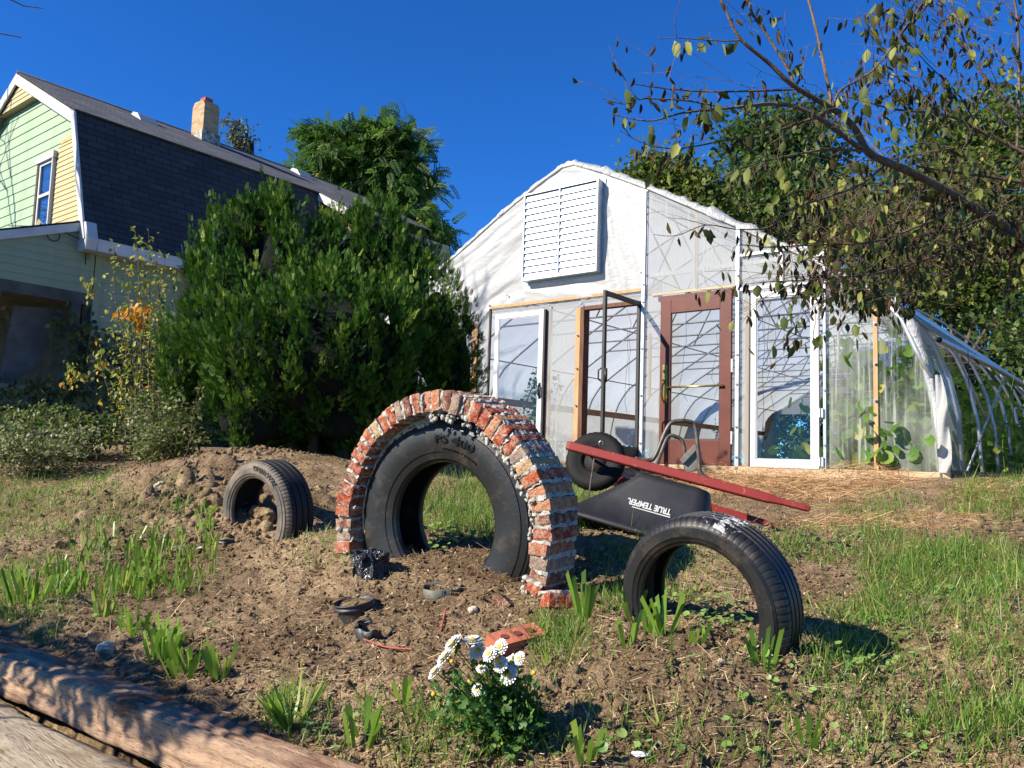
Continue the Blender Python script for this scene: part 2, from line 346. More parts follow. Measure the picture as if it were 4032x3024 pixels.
def slab(name, m, prof, t0, t1, th=.03, parent=house, seg=1, label=None):
    """roof slab following prof [(s,z)..] between t0 and t1, UV in metres"""
    me = bpy.data.meshes.new(name); bm = bmesh.new(); uv = bm.loops.layers.uv.new('UVMap'); d = 0; nseg = len(prof)-1
    for i in range(nseg):
        (s0, z0), (s1, z1) = prof[i], prof[i+1]; l = math.hypot(s1-s0, z1-z0); nx, nz = (z1-z0)/l, -(s1-s0)/l
        if nz < 0: nx, nz = -nx, -nz
        q = [(s0, t0, z0, d), (s1, t0, z1, d+l), (s1, t1, z1, d+l), (s0, t1, z0, d)]
        top = [bm.verts.new((a, b_, c)) for a, b_, c, _ in q]; bot = [bm.verts.new((a-nx*th, b_, c-nz*th)) for a, b_, c, _ in q]
        for idx, vs in (((0, 1, 2, 3), top), ((3, 2, 1, 0), bot)):
            f = bm.faces.new([vs[j] for j in idx])
            for lp, j in zip(f.loops, idx): lp[uv].uv = (q[j][1], q[j][3])
        for j in range(4):
            k_ = (j+1) % 4; f = bm.faces.new([top[j], bot[j], bot[k_], top[k_]])
            for lp in f.loops: lp[uv].uv = (0, 0)
        d += l
    bm.normal_update(); bmesh.ops.recalc_face_normals(bm, faces=bm.faces); bm.to_mesh(me); bm.free()
    return finish(me, name, m, parent, label=label)
upper_roof = slab('upper_roof', M_shU, [(-3.68, 7.64), (-.84, 6.15)], -.02, 9.3)
slab('upper_roof', M_shU, [(-3.68, 7.64), (-6.52, 6.15)], -.02, 9.3)
slab('lower_roof', M_shL, [(-.90, 6.12), (-.25, 4.3), (-.0, 3.80), (.10, 3.62)], .01, 5.55)
slab('lower_roof', M_shL, [(-6.46, 6.12), (-7.46, 3.62)], .01, 9.3)
b = MB(); b.tube([(-3.68, -.03, 7.635), (-3.68, 9.3, 7.635)], .035, 8); b.build('ridge_cap', noisy('ridge_shingle', (.12, .12, .12), (.07, .07, .075), 6), house, True)
# rake boards
def rake(mb, p0, p1, w, t0=-.05, t1=-.012):
    (s0, z0), (s1, z1) = p0, p1; l = math.hypot(s1-s0, z1-z0); nx, nz = (z1-z0)/l, -(s1-s0)/l
    if nz < 0: nx, nz = -nx, -nz
    mb.prism([(s0, t0, z0), (s1, t0, z1), (s1-nx*w, t0, z1-nz*w), (s0-nx*w, t0, z0-nz*w)], (0, t1-t0, 0))
b = MB()
rake(b, (-3.70, 7.60), (-.80, 6.08), .20); rake(b, (-3.66, 7.60), (-6.56, 6.08), .20, -.052, -.014)
rake(b, (-.82, 6.10), (.02, 3.62), .14, -.048, -.01); rake(b, (-6.54, 6.10), (-7.38, 3.62), .14, -.048, -.01)
b.build('rake_board', M_white, house)
b = MB()   # soffit strips under the rake
for p0, p1 in (((-3.68, 7.50), (-.86, 6.03)), ((-3.68, 7.50), (-6.5, 6.03)), ((-.95, 6.0), (-.13, 3.6)), ((-6.41, 6.0), (-7.23, 3.6))):
    b.poly([(p0[0], -.01, p0[1]), (p1[0], -.01, p1[1]), (p1[0], .17, p1[1]), (p0[0], .17, p0[1])])
b.build('soffit', M_white, house)
b = MB(); laps(b, 6.93, 7.42, .1, lambda z: -3.68-(7.42-z)*1.9, lambda z: -3.68+(7.42-z)*1.9, .02, .012)
b.poly([(-4.61, .01, 6.93), (-2.75, .01, 6.93), (-2.75, .16, 6.93), (-4.61, .16, 6.93)]); b.build('peak_panel', M_yel, house, label='cream triangular panel under the roof peak')
# eave box, fascia, gutter line
b = MB(); b.prism([(-.42, -.03, 3.42), (.10, -.03, 3.42), (.14, -.03, 3.62), (.0, -.03, 3.92), (-.30, -.03, 3.90)], (0, .17, 0)); b.build('eave_return', M_white, house)
b = MB(); b.box(.085, .125, .145, 5.55, 3.42, 3.63); b.box(-.3, .09, .145, 5.55, 3.43, 3.46); b.build('fascia', M_white, house)
M_tin = mat('dull_tin', (.38, .39, .41), .5, .3)
b = MB(); 
for t_ in (.15, 1.75): b = MB(); b.beam((.06, t_, 3.70), (-.06, t_+.02, 3.93), .02, .01, (1, 0, 0)); b.build('roof_bracket', M_tin, house)
# dormer
dz = lambda s_: 6.15-(s_+.84)*.525
slab('dormer_roof', M_shU, [(-.86, 6.165), (.22, dz(.22)+.012)], 5.52, 7.4, .05)
b = MB(); rake(b, (-.80, 6.11), (.24, dz(.24)-.01), .17, 5.47, 5.515); b.build('dormer_rake_board', M_white, house)
b = MB(); laps(b, 3.6, 5.9, .13, lambda z: prof_s(z)-.05, lambda z: min(-.10, -.84+(6.0-z)/.525), 5.9, .014); b.build('dormer_cheek', M_yel, house)
b = MB(); laps(b, 3.5, 5.5, .13, lambda z: 5.9, lambda z: 9.2, 0, .014, side=-.1); b.poly([(-.12, 5.9, 3), (-.12, 9.2, 3), (-.12, 9.2, 5.6), (-.12, 5.9, 5.6)]); b.build('dormer_wall', siding('olive_siding', (.30, .28, .18), (.2, .19, .12)), house)
b = MB(); b.box(-.14, -.085, 5.87, 5.93, 3.5, 5.55); b.build('dormer_corner_board', M_yel, house)
b = MB(); b.box(.19, .235, 5.55, 7.4, dz(.22)-.17, dz(.22)-.04); b.build('dormer_fascia', M_dkwood, house)
# window
wx0, wx1, wz0, wz1 = -2.60, -1.83, 4.14, 5.48
win = MB(); win.box(wx0+.02, wx0+.10, 0.085, 0.145, wz0-.3, wz1-.02); win.build('window_side_board', M_dkwood, house)
b = MB(); b.box(wx0-.02, wx1+.03, 0.055, 0.155, wz1-.0, wz1+.13); b.box(wx1-.04, wx1+.0, 0.065, 0.145, wz0-.06, wz1); wf = b.build('window_frame', M_white, house)
b = MB(); x0, x1 = wx0+.12, wx1-.04
b.box(x0, x0+.06, 0.095, 0.135, wz0, wz1); b.box(x1-.04, x1, 0.095, 0.135, wz0, wz1); b.box(x0+.06, x1-.04, 0.097, 0.137, wz0, wz0+.07); b.box(x0+.06, x1-.04, 0.097, 0.137, wz1-.06, wz1)
b.box(x0+.06, x1-.04, 0.085, 0.135, (wz0+wz1)/2-.03, (wz0+wz1)/2+.03); b.build('sash', M_white, wf)
b = MB(); b.box(x0+.05, x1-.03, 0.120, 0.123, wz0+.05, wz1-.05); b.build('pane', M_pane2, wf)
M_curt = noisy('lace_curtain', (.75, .78, .85), (.5, .55, .65), 6, .8, .5, .02, stretch=(8, 1, .3))
b = MB()
for i in range(14): b.add([(x0+.04+i*.035, 0.157-(i % 2)*.012, wz0+.04), (x0+.04+(i+1)*.035, 0.157-((i+1) % 2)*.012, wz0+.04), (x0+.04+(i+1)*.035, 0.157-((i+1) % 2)*.012, wz1-.05), (x0+.04+i*.035, 0.157-(i % 2)*.012, wz1-.05)], [(0, 1, 2, 3)])
b.build('curtain', M_curt, wf)
# chimney and roof vents
M_brk = mat('tan_brick', (.4, .28, .15), .9); v = coords(M_brk, 'Object', (1, 1, 1), (math.pi/2, 0, 0)); br = N(M_brk, 'ShaderNodeTexBrick')
geo = N(M_brk, 'ShaderNodeTexCoord'); sp = N(M_brk, 'ShaderNodeSeparateXYZ'); lk(M_brk, geo.outputs['Object'], sp.inputs[0]); ad = N(M_brk, 'ShaderNodeMath', operation='ADD'); lk(M_brk, sp.outputs[0], ad.inputs[0]); lk(M_brk, sp.outputs[1], ad.inputs[1])
cb = N(M_brk, 'ShaderNodeCombineXYZ'); lk(M_brk, ad.outputs[0], cb.inputs[0]); lk(M_brk, sp.outputs[2], cb.inputs[1]); lk(M_brk, cb.outputs[0], br.inputs[0])
br.inputs['Scale'].default_value = 1; br.inputs['Brick Width'].default_value = .2; br.inputs['Row Height'].default_value = .07; br.inputs['Mortar Size'].default_value = .006
br.inputs['Color1'].default_value = (.50, .33, .17, 1); br.inputs['Color2'].default_value = (.34, .2, .1, 1); br.inputs['Mortar'].default_value = (.33, .29, .24, 1)
lk(M_brk, br.outputs[0], BS(M_brk).inputs['Base Color']); lk(M_brk, bump(M_brk, br.outputs[1], .6, -.01, bump(M_brk, noise(M_brk, None, 40), .4, .01)), BS(M_brk).inputs['Normal'])
ct = 4.0; cs = -3.40
b = MB(); b.box(cs-.26, cs+.26, ct-.2, ct+.2, 7.1, 8.26); b.prism([(cs-.26, ct-.2, 8.26), (cs+.26, ct-.2, 8.26), (cs+.18, ct-.2, 8.37), (cs-.18, ct-.2, 8.37)], (0, .4, 0)); ch = b.build('chimney', M_brk, house)
b = MB(); b.box(cs-.12, cs+.1, ct-.1, ct+.1, 8.33, 8.50); b.build('flue', noisy('red_clay', (.45, .09, .05), (.3, .06, .04), 9), ch)
b = MB(); b.box(cs-.30, cs+.30, ct-.24, ct+.24, 7.1, 7.60); b.build('flashing', noisy('old_mortar', (.55, .5, .42), (.06, .05, .05), 7, .9, .8, .02), ch)
for t_, s_ in ((2.15, -3.05), (6.5, -3.2)):
    z_ = 7.61+(-3.68-s_)*.525
    b = MB(); b.prism([(s_-.22, t_, z_-.0), (s_+.22, t_, z_-.24), (s_+.22, t_, z_-.08), (s_+.05, t_, z_+.12), (s_-.15, t_, z_+.19), (s_-.22, t_, z_+.16)], (0, .42, 0)); vb = b.build('roof_vent', M_tin, house, bevel=.01)
    b = MB()
    for i in range(9): b.box(s_+.222, s_+.235, t_+.03+i*.042, t_+.055+i*.042, z_-.21, z_-.09)
    b.build('vent_grille', M_dkwood, vb)
# porch (shed roof toward the street)
def pz(t_): return 3.86+t_*.36
M_dk = noisy('shade_dark_paint', (.10, .11, .09), (.05, .05, .045), 3)  # porch frame and ceiling colour, shade of the porch painted in
b = MB(); zz = 2.72
while zz < 3.85:
    zt = min(zz+.135, 3.85); ta = lambda z: max(-4, (z-3.82)/.36)
    if ta(zz) < -.02: b.poly([(-.236, ta(zz), zz), (-.236, .28, zz), (-.25, .28, zt), (-.25, min(ta(zt), .27), zt)]); b.poly([(-.25, ta(zz), zz), (-.25, .28, zz), (-.236, .28, zz), (-.236, ta(zz), zz)])
    zz = zt
b.build('porch_gable', M_sage, house)
b = MB(); b.beam((-.2, -4.2, pz(-4.2)), (-.2, .2, pz(.2)), .05, .14); b.build('porch_rake_board', M_white, house)
b = MB(); b.prism([(-.18, -4.2, pz(-4.2)+.07), (-.18, .38, pz(.38)+.07), (-.18, .38, pz(.38)+.11), (-.18, -4.2, pz(-4.2)+.11)], (-7, 0, 0)); b.build('porch_roof', M_shL, house)
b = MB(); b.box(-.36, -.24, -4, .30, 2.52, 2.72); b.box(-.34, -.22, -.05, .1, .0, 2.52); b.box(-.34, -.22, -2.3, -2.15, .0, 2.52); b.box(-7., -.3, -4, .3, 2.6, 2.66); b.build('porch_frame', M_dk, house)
b = MB(); laps(b, 0, .95, .13, lambda z: -4, lambda z: .3, 0, .014, side=-.25); b.box(-.38, -.2, -4, .3, .95, 1.02); b.build('porch_half_wall', M_sage, house)
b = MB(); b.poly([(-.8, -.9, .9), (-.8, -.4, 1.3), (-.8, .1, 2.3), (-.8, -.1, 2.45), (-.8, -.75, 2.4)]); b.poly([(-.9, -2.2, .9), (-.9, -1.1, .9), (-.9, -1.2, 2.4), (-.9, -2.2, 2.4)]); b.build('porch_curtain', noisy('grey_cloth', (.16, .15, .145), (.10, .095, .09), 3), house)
# hanging cable, loose board
def H2W(s_, t_, z_): return HX[0]*np.array([1, 0, 0])+HX[1]*np.array([0, 1, 0])+UR*s_+VV*t_+np.array([0, 0, z_])
b = MB(); p = [H2W(-.2+.25*0, -.35+.1*math.cos(a_)-.1, 3.60+.1*math.sin(a_)) for a_ in np.linspace(0, 6.28, 20)]
b.tube(p, .009, 5)
b.tube([H2W(-2.9, -.2, 4.25), H2W(-1.5, -.3, 4.0), H2W(-.2, -.35, 3.72), H2W(-.16, -.2, 3.66), H2W(-.16, .05, 3.6), H2W(-.17, .1, 3.2)], .009, 5)
b.build('cable', mat('black_rubber_cable', (.02, .02, .02), .6), None, True, 'black cable looped below the white porch edge of the green house', 'cable')
b = MB(); b.beam(H2W(-2.05, -.1, 3.95), H2W(-2.5, .25, 4.55), .07, .02); b.build('loose_board', M_yel, None, False, 'pale loose board leaning on the gable below the upstairs window', 'board')
# ---------------------------------------------------------------- greenhouse
GX = np.array([0.70, 11.24]); GZ = 0.0
gh = empty('greenhouse', (GX[0], GX[1], 0), 'large hoop greenhouse covered in white plastic film with four doors in its end wall', 'greenhouse', ROTZ)
def G(s_, t_, z_): return np.array([GX[0], GX[1], 0])+UR*s_+VV*t_+np.array([0, 0, z_])
HP = [(0, 4.23), (.5, 4.02), (1.27, 3.63), (2.48, 2.94), (3.3, 2.46), (3.75, 2.17), (4.1, 1.93), (4.35, 1.62), (4.52, 1.2), (4.62, .7), (4.66, 0)]
_hs = np.array([p[0] for p in HP]); _hz = np.array([p[1] for p in HP])
def hz(s_): return float(np.interp(abs(s_), _hs, _hz))
def hs(z_): return float(np.interp(-z_, -_hz, _hs))
FULL = [(-a_, z_) for a_, z_ in HP[::-1]]+HP[1:]
def thinmat(name, col, trl, trp, rough=.35, spec=.4, bs=.3, bscale=6, stretch=(1, 1, 1), streak=0, det=5, gl=.0):
    """thin translucent sheet: trl = share of light scattered through, trp = share passed straight"""
    m = mat(name, col, rough, 0, spec); n = m.node_tree
    v = coords(m, 'Object', stretch); h = noise(m, v, bscale, det, .6, .5)
    nb = bump(m, h, bs, .05)
    lk(m, nb, BS(m).inputs['Normal'])
    t = N(m, 'ShaderNodeBsdfTranslucent'); t.inputs[0].default_value = (*col, 1); lk(m, nb, t.inputs['Normal'])
    p = N(m, 'ShaderNodeBsdfTransparent'); a = N(m, 'ShaderNodeMixShader'); a.inputs[0].default_value = trl
    c = N(m, 'ShaderNodeMixShader'); c.inputs[0].default_value = trp
    if streak:   # condensation runs: cloudy patches and clear vertical streaks
        sv = coords(m, 'Object', (1, 1, .04)); s1 = noise(m, sv, 26, 3, .5); s2 = noise(m, coords(m, 'Object', (1, 1, .6)), 1.5, 4)
        r1 = ramp(m, s1, [(.46, (trp,)*3), (.60, (trp*.75,)*3), (.66, (trp*.15,)*3)]); r2 = ramp(m, s2, [(.35, (.55,)*3), (.7, (1.25,)*3)])
        mu = N(m, 'ShaderNodeMath', operation='MULTIPLY'); lk(m, r1.outputs[0], mu.inputs[0]); lk(m, r2.outputs[0], mu.inputs[1]); lk(m, mu.outputs[0], c.inputs[0])
    lk(m, BS(m).outputs[0], a.inputs[1]); lk(m, t.outputs[0], a.inputs[2]); lk(m, a.outputs[0], c.inputs[1]); lk(m, p.outputs[0], c.inputs[2])
    lk(m, c.outputs[0], n.nodes['Material Output'].inputs[0]); return m
M_film = thinmat('white_film', (.55, .545, .53), .36, .03, .35, .4, .25, 5, (1, 1, 2.2))
M_roof = thinmat('roof_film', (.80, .83, .84), .42, .12, .3, .4, .4, 2)
M_poly = thinmat('ribbed_panel', (.45, .46, .45), .35, .46, .25, .5, .25, 30, (1, 1, .02), 1)
M_poly2 = thinmat('clear_ribbed_panel', (.48, .50, .45), .4, .95, .2, .5, .25, 30, (1, 1, .02), 1)
M_side = thinmat('side_film', (.34, .38, .35), .4, .30, .25, .5, .6, 3)
M_galv = noisy('galvanised_steel', (.55, .58, .60), (.40, .43, .46), 20, .4, .1, .002, .5, .6)
M_pine = noisy('pine_lumber', (.50, .30, .15), (.38, .22, .10), 5, .75, .2, .004, stretch=(6, 6, .6))
M_pale = noisy('pale_lumber', (.50, .39, .25), (.38, .28, .18), 5, .75, .2, .004, stretch=(.6, 6, 6))
M_brn = noisy('brown_door_paint', (.125, .036, .024), (.095, .028, .02), 5, .45, .15, .003)
M_blk = mat('black_metal', (.018, .017, .016), .5, 0, .5)
M_brass = mat('brass', (.55, .40, .12), .28, .95)
M_wht = mat('white_aluminium', (.55, .55, .54), .35, 0, .5)
M_oldwood = noisy('dark_jamb', (.16, .07, .035), (.07, .03, .02), 7, .7, .3, .004, stretch=(5, 5, .5))
# hoops, ties, purlins
NH = 16; SPC = 1.22
def smooth_profile(n=60):
    a_ = np.linspace(0, 1, n); d = np.concatenate([[0], np.cumsum(np.hypot(np.diff([p[0] for p in FULL]), np.diff([p[1] for p in FULL])))]); d /= d[-1]
    return np.interp(a_, d, [p[0] for p in FULL]), np.interp(a_, d, [p[1] for p in FULL])
ps, pz_ = smooth_profile()
for k in range(NH):
    t_ = .04+k*SPC; b = MB(); b.tube([(s_*.992, t_, z_-.025) for s_, z_ in zip(ps, pz_)], .022, 6); b.build('hoop', M_galv, gh, True)
    b = MB(); 
    if k > 0:
        b.tube([(-hs(2.55), t_, 2.5), (hs(2.55), t_, 2.5)], .017, 6); b.tube([(-1.1, t_, 2.5), (-.3, t_, 4.05)], .014, 5); b.tube([(1.1, t_, 2.5), (.3, t_, 4.05)], .014, 5)
        b.build('truss', M_galv, gh, True)
Lg = .04+(NH-1)*SPC
for s_ in (-3.9, -2.5, -1.2, 0, 1.2, 2.5, 3.9):
    b = MB(); b.tube([(s_, 0, hz(s_)-.06), (s_, Lg, hz(s_)-.06)], .016, 6); b.build('purlin', M_galv, gh, True)
for q in (((-4.5, 3.7, 0), (-4.42, .1, 1.5)), ((4.55, 1.3, 1.5), (4.6, 4.9, .0)), ((4.58, 4.9, 1.6), (4.63, 1.3, .0))): b = MB(); b.tube(list(q), .014, 5); b.build('wind_brace', M_galv, gh, True)
# hip boards and base boards
M_hip = noisy('weathered_board', (.36, .22, .14), (.24, .15, .1), 4, .8, stretch=(1, .4, 4))
b = MB(); b.box(-4.47, -4.42, .05, Lg, 1.20, 1.34); b.build('hip_board', M_hip, gh)
b = MB(); b.box(4.19, 4.24, .05, Lg, 1.78, 1.88); b.build('hip_board', M_galv, gh)
b = MB(); b.box(-4.72, -4.66, 0, Lg, -.1, .16); b.build('base_board', M_pale, gh)
b = MB(); b.box(4.66, 4.72, 0, Lg, -.14, .07); b.build('base_board', M_hip, gh)
b = MB(); b.box(-4.66, 4.74, -.05, 0, -.10, .045); b.build('sill', M_pale, gh)
# roof film : from the left hip over the ridge to the right hip
def sheet(name, m, fn, nu, nv, label=None, smooth=True, parent=gh):
    u = np.linspace(0, 1, nu); v_ = np.linspace(0, 1, nv); V = np.array([[fn(a_, b_) for b_ in v_] for a_ in u]).reshape(-1, 3)
    i = np.arange((nu-1)*nv).reshape(nu-1, nv)[:, :-1].ravel(); Fq = np.stack([i, i+1, i+nv+1, i+nv], 1)
    return arr_mesh(name, V, Fq, None, m, smooth=smooth, parent=parent, label=label)
def nz2(a_, b_, s_=0): return float(vnoise(np.array(a_), np.array(b_), s_))
i0 = np.argmin(abs(ps+hs(1.35))); 
def roof_fn(u, v_):
    s0 = np.interp(u, np.linspace(0, 1, len(RS)), RS); z0 = np.interp(u, np.linspace(0, 1, len(RS)), RZ); t_ = v_*Lg
    sag = .025*math.sin(math.pi*((t_-.04)/SPC % 1))**2
    return (s0*(1-sag*.3), t_, z0-sag+.02*nz2(s0*2, t_*2, 4))
RS = [p[0] for p in FULL if p[1] >= 1.9]; RZ = [p[1] for p in FULL if p[1] >= 1.9]
RS = [-4.50, -4.35]+RS; RZ = [1.25, 1.62]+RZ; RS.append(4.18); RZ.append(1.84)
_l = np.concatenate([[0], np.cumsum(np.hypot(np.diff(RS), np.diff(RZ)))]); _u = np.linspace(0, _l[-1], 50); RS, RZ = np.interp(_u, _l, RS), np.interp(_u, _l, RZ)
sheet('roof_film', M_roof, roof_fn, 50, 70)
sheet('side_curtain', M_roof, lambda u, v_: (-4.50-.14*u, v_*Lg, 1.25-.72*u+.02*math.sin(v_*40)), 6, 60, 'hanging film curtain on the far side, its lower edge open to the plants')
sheet('rolled_side_film', M_side, lambda u, v_: (4.20+.46*u**.8+.10*u*v_, .03+v_*(Lg-.1), 1.86-.46*u+.13*u*v_-.05*math.sin(math.pi*u)+.02*math.sin(v_*38+3*u)*u), 8, 60, 'side film rolled up and held out like an awning')
b = MB(); b.tube([(4.67, -.12, 1.37), (4.72, 3, 1.42), (4.78, Lg, 1.56)], .035, 10, False); b.build('roll_pipe', M_galv, gh, True)
sheet('corner_film', M_side, lambda u, v_: (hs(1.9-1.9*u)+.01, .03+v_*(.95+.35*math.sin(u*2.4)*.6), 1.9-1.9*u), 24, 8, 'grey film closing the first bay of the open side')
for t_ in (1.0, 4.2): b = MB(); b.tube([(4.74, t_, 1.4), (4.75, t_, .0)], .004, 4); b.build('cord', M_blk, gh)
b = MB(); b.tube([(4.2, .03, 1.88), (4.3, 2, 1.9), (4.3, 5, 1.9)], .012, 5); b.build('cord', M_galv, gh)
# back wall film
b = MB(); b.poly([(s_, Lg, z_) for s_, z_ in FULL if z_ > 1.7]); b.build('back_wall_film', M_roof, gh)
# end wall : wrinkled film
def wrink(s_, z_):
    dg = z_*1.0-s_*.45 if s_ < -.7 else (z_*.25+s_*1.0 if s_ > .65 else z_*.9+s_*.2)
    w = .085*(nz2(dg*3.2, s_*.7+z_*.5, 1)-.5)+.040*(nz2(dg*9+1.5*nz2(s_*2, z_*2, 5), s_*1.3+z_*.6, 2)-.5)+.009*(nz2(dg*24, s_*4, 3)-.5)
    return w
def film_fn(u, v_):
    s_ = -4.66+u*(1.27+4.66); zt = hz(s_)+.0
    zb = 2.26 if s_ > -1.31 else 2.26-.5*min(1, max(0, (-1.31-s_)/.5))
    zb = min(zb, zt-.02); z_ = zb+(zt-zb)*v_
    return (s_, -.018-abs(wrink(s_, z_))*min(1, 6*(1-v_)+.2), z_)
sheet('end_wall_film', M_film, film_fn, 200, 90, 'wrinkled white plastic film over the upper end wall')
def panel(name, s0, s1, z0, z1, t_, m, label=None):
    n = max(2, int((s1-s0)/.1)); b = MB(); xs = np.linspace(s0, s1, n+1)
    for i in range(n): b.add([(xs[i], t_, z0), (xs[i+1], t_, z0), (xs[i+1], t_, max(z0, min(z1, hz(xs[i+1])))), (xs[i], t_, max(z0, min(z1, hz(xs[i]))))], [(0, 1, 2, 3)])
    return b.build(name, m, gh, label=label)
panel('wall_panel', -.31, .26, .05, 2.27, -.006, M_poly); panel('wall_panel', 1.25, 1.50, .05, 2.33, -.006, M_poly)
panel('wall_panel', 2.44, 2.68, .05, 2.2, -.006, M_poly); panel('wall_panel', 1.27, 2.5, 2.18, 9, -.008, M_poly, 'hazy ribbed panel above the brown door')
panel('wall_panel', 2.5, 3.52, 2.12, 9, -.010, M_poly); panel('wall_panel', 3.53, 4.04, .05, 9, -.006, M_poly2, 'fogged ribbed panel with squash leaves behind it')
panel('wall_panel', 4.04, 4.64, .05, 9, -.008, M_poly2, 'streaked ribbed panel at the corner with squash leaves behind it')
panel('wall_panel', -4.62, -1.33, .05, 2.3, -.004, M_poly); panel('wall_panel', -1.30, .27, 2.14, 2.34, -.010, M_poly); panel('wall_panel', .28, 1.2, 2.13, 2.34, -.011, M_poly)
# studs, posts, rails
b = MB(); b.box(-1.32, 1.22, -.045, -.012, 2.245, 2.285); b.build('top_plate', M_pine, gh)
for s0, s1, z0, z1, t0, t1, m in ((-.30, -.24, 0, 2.14, .0, .05, M_pine), (.20, .27, 0, 2.12, -.03, .05, M_pine), (-1.66, -1.56, 0, 2.2, -.03, .03, M_pine), (2.585, 2.635, .03, 2.02, .004, .05, M_pine),
                                  (4.02, 4.065, .05, 1.95, -.032, -.012, M_pine), (1.30, 1.335, .9, 1.7, .0, .03, M_pine), (-1.345, -1.315, 0, 2.3, -.03, .0, M_dkwood)):
    b = MB(); b.box(s0, s1, t0, t1, z0, z1); b.build('stud', m, gh)
for s0, s1, z1 in ((1.215, 1.265, 3.56), (2.485, 2.535, 2.9), (3.50, 3.535, 2.3)):
    b = MB(); b.box(s0, s1, -.05, -.014, 0, z1); b.build('steel_post', M_galv, gh, bevel=.006)
M_bolt = mat('bolt_steel', (.5, .5, .5), .3, .9)
b = MB()
for s_, z_ in [(1.24, z) for z in (.3, .9, 1.5, 2.1, 2.33)]+[(2.51, z) for z in (.15, .5, 1.0, 1.35, 2.0, 2.3)]+[(4.042, z) for z in (.4, .78, 1.17, 1.6)]+[(-1.33, 2.3), (-1.0, 2.42), (-.24, 2.2), (.29, 2.18), (.235, .8), (.235, 1.3), (.235, 1.75), (3.52, .3), (3.52, .9), (3.52, 1.5), (1.2, 2.5), (4.55, 1.0)]:
    b.tube([(s_, -.052, z_), (s_, -.058, z_)], .016, 8); b.tube([(s_, -.058, z_), (s_, -.066, z_)], .008, 6)
b.build('screw_washer', M_bolt, gh)
b = MB(); b.box(1.27, 3.5, .006, .03, 2.42, 2.47); b.build('cross_rail', M_wht, gh)
b = MB(); b.box(2.54, 3.5, -.045, -.014, 2.105, 2.15); b.box(2.54, 3.5, -.045, -.014, 2.52, 2.555); b.box(3.02, 3.05, -.04, -.016, 2.15, 2.52); b.build('transom_frame', M_wht, gh)
b = MB(); b.box(1.36, 2.48, -.03, -.014, 2.17, 2.20); b.build('batten', M_pale, gh)
for s_ in (1.93,): b = MB(); b.box(s_, s_+.04, .004, .03, 2.2, hz(s_)-.03); b.build('batten', M_pale, gh)
b = MB(); b.box(.62, .66, .004, .03, 2.3, 3.9); b.box(-.9, .9, -.02, .0, 2.40, 2.44); b.build('batten', M_pale, gh)
b = MB(); b.box(3.1, 3.13, .004, .03, 2.2, hz(3.1)-.03); b.build('batten', M_pale, gh)
# edge channel and ruffled film along the roof edge
b = MB(); b.tube([(s_, -.03, z_-.03) for s_, z_ in zip(ps, pz_)], .022, 6); b.build('edge_channel', M_white, gh, True)
M_ruf = thinmat('ruffled_film', (.62, .62, .60), .35, .22, .25, .6, .8, 14)
def ruf(u, v_):
    i = u*(len(ps)-1); s0 = float(np.interp(i, range(len(ps)), ps)); z0 = float(np.interp(i, range(len(ps)), pz_))
    a_ = v_*math.pi*1.25-.4; r = .015+.085*nz2(s0*13, 3.3+v_*2, 11)*nz2(s0*5, 2.2, 14)*(1.2 if s0 > -.2 else .7)+.018*nz2(s0*37, v_*3, 12)
    nx, nz_ = (s0/4.66, 1.0); l = math.hypot(nx, nz_)
    return (s0+nx/l*math.sin(a_)*r, .02-math.cos(a_)*(.05+.5*r), z0-.01+nz_/l*math.sin(a_)*r)
sheet('edge_ruffle', M_ruf, ruf, 420, 9, 'bunched film along the roof edge')
sheet('torn_flap', M_film, lambda u, v_: (4.62+.02*u+v_*(.05+.08*math.sin(u*2.6))*(1+.2*math.sin(u*9)), -.06-.05*math.sin(u*11+v_*5)*v_-.03*v_, 1.02-u*.98), 40, 10, 'loose white film flap hanging at the corner')
b = MB(); b.tube([(4.58, -.035, 1.0), (4.66, -.04, 0)], .02, 6); b.tube([(hs(1.9)-.03, -.04, 1.9), (hs(1.6)-.04, -.04, 1.6), (hs(1.3)-.04, -.04, 1.3), (4.58, -.035, 1.0)], .03, 6); b.build('corner_tube', M_galv, gh, True)
# doors
def door(s0, s1, z0, z1, t0, t1, fl, fr, ft, fb, m, name='door', label=None, bev=.004, glass=True):
    b = MB(); b.box(s0, s0+fl, t0, t1, z0, z1); b.box(s1-fr, s1, t0, t1, z0, z1); b.box(s0+fl, s1-fr, t0+.001, t1-.001, z1-ft, z1); b.box(s0+fl, s1-fr, t0+.001, t1-.001, z0, z0+fb)
    d = b.build(name, m, gh, bevel=bev, label=label)
    if glass:
        b = MB(); tm = (t0+t1)/2; b.poly([(s0+fl-.005, tm, z0+fb-.005), (s1-fr+.005, tm, z0+fb-.005), (s1-fr+.005, tm, z1-ft+.005), (s0+fl-.005, tm, z1-ft+.005)]); b.build('pane', M_pane, d)
        b = MB(); g = .012; a0, a1, c0, c1 = s0+fl, s1-fr, z0+fb, z1-ft; tt = tm-.008
        b.box(a0, a0+g, tt, tm-.002, c0, c1); b.box(a1-g, a1, tt, tm-.002, c0, c1); b.box(a0, a1, tt, tm-.003, c0, c0+g); b.box(a0, a1, tt, tm-.003, c1-g, c1); b.build('glazing_bead', M_blk if m is not M_wht else mat('grey_seal', (.45, .46, .48), .6), d)
    return d
d1 = door(-1.21, -.33, .05, 2.15, -.05, -.015, .075, .075, .075, .12, M_wht, label='white framed storm door beside the evergreen')
b = MB(); b.box(-.328, -.298, -.055, .0, .05, 2.15); b.build('door_edge', M_blk, d1)
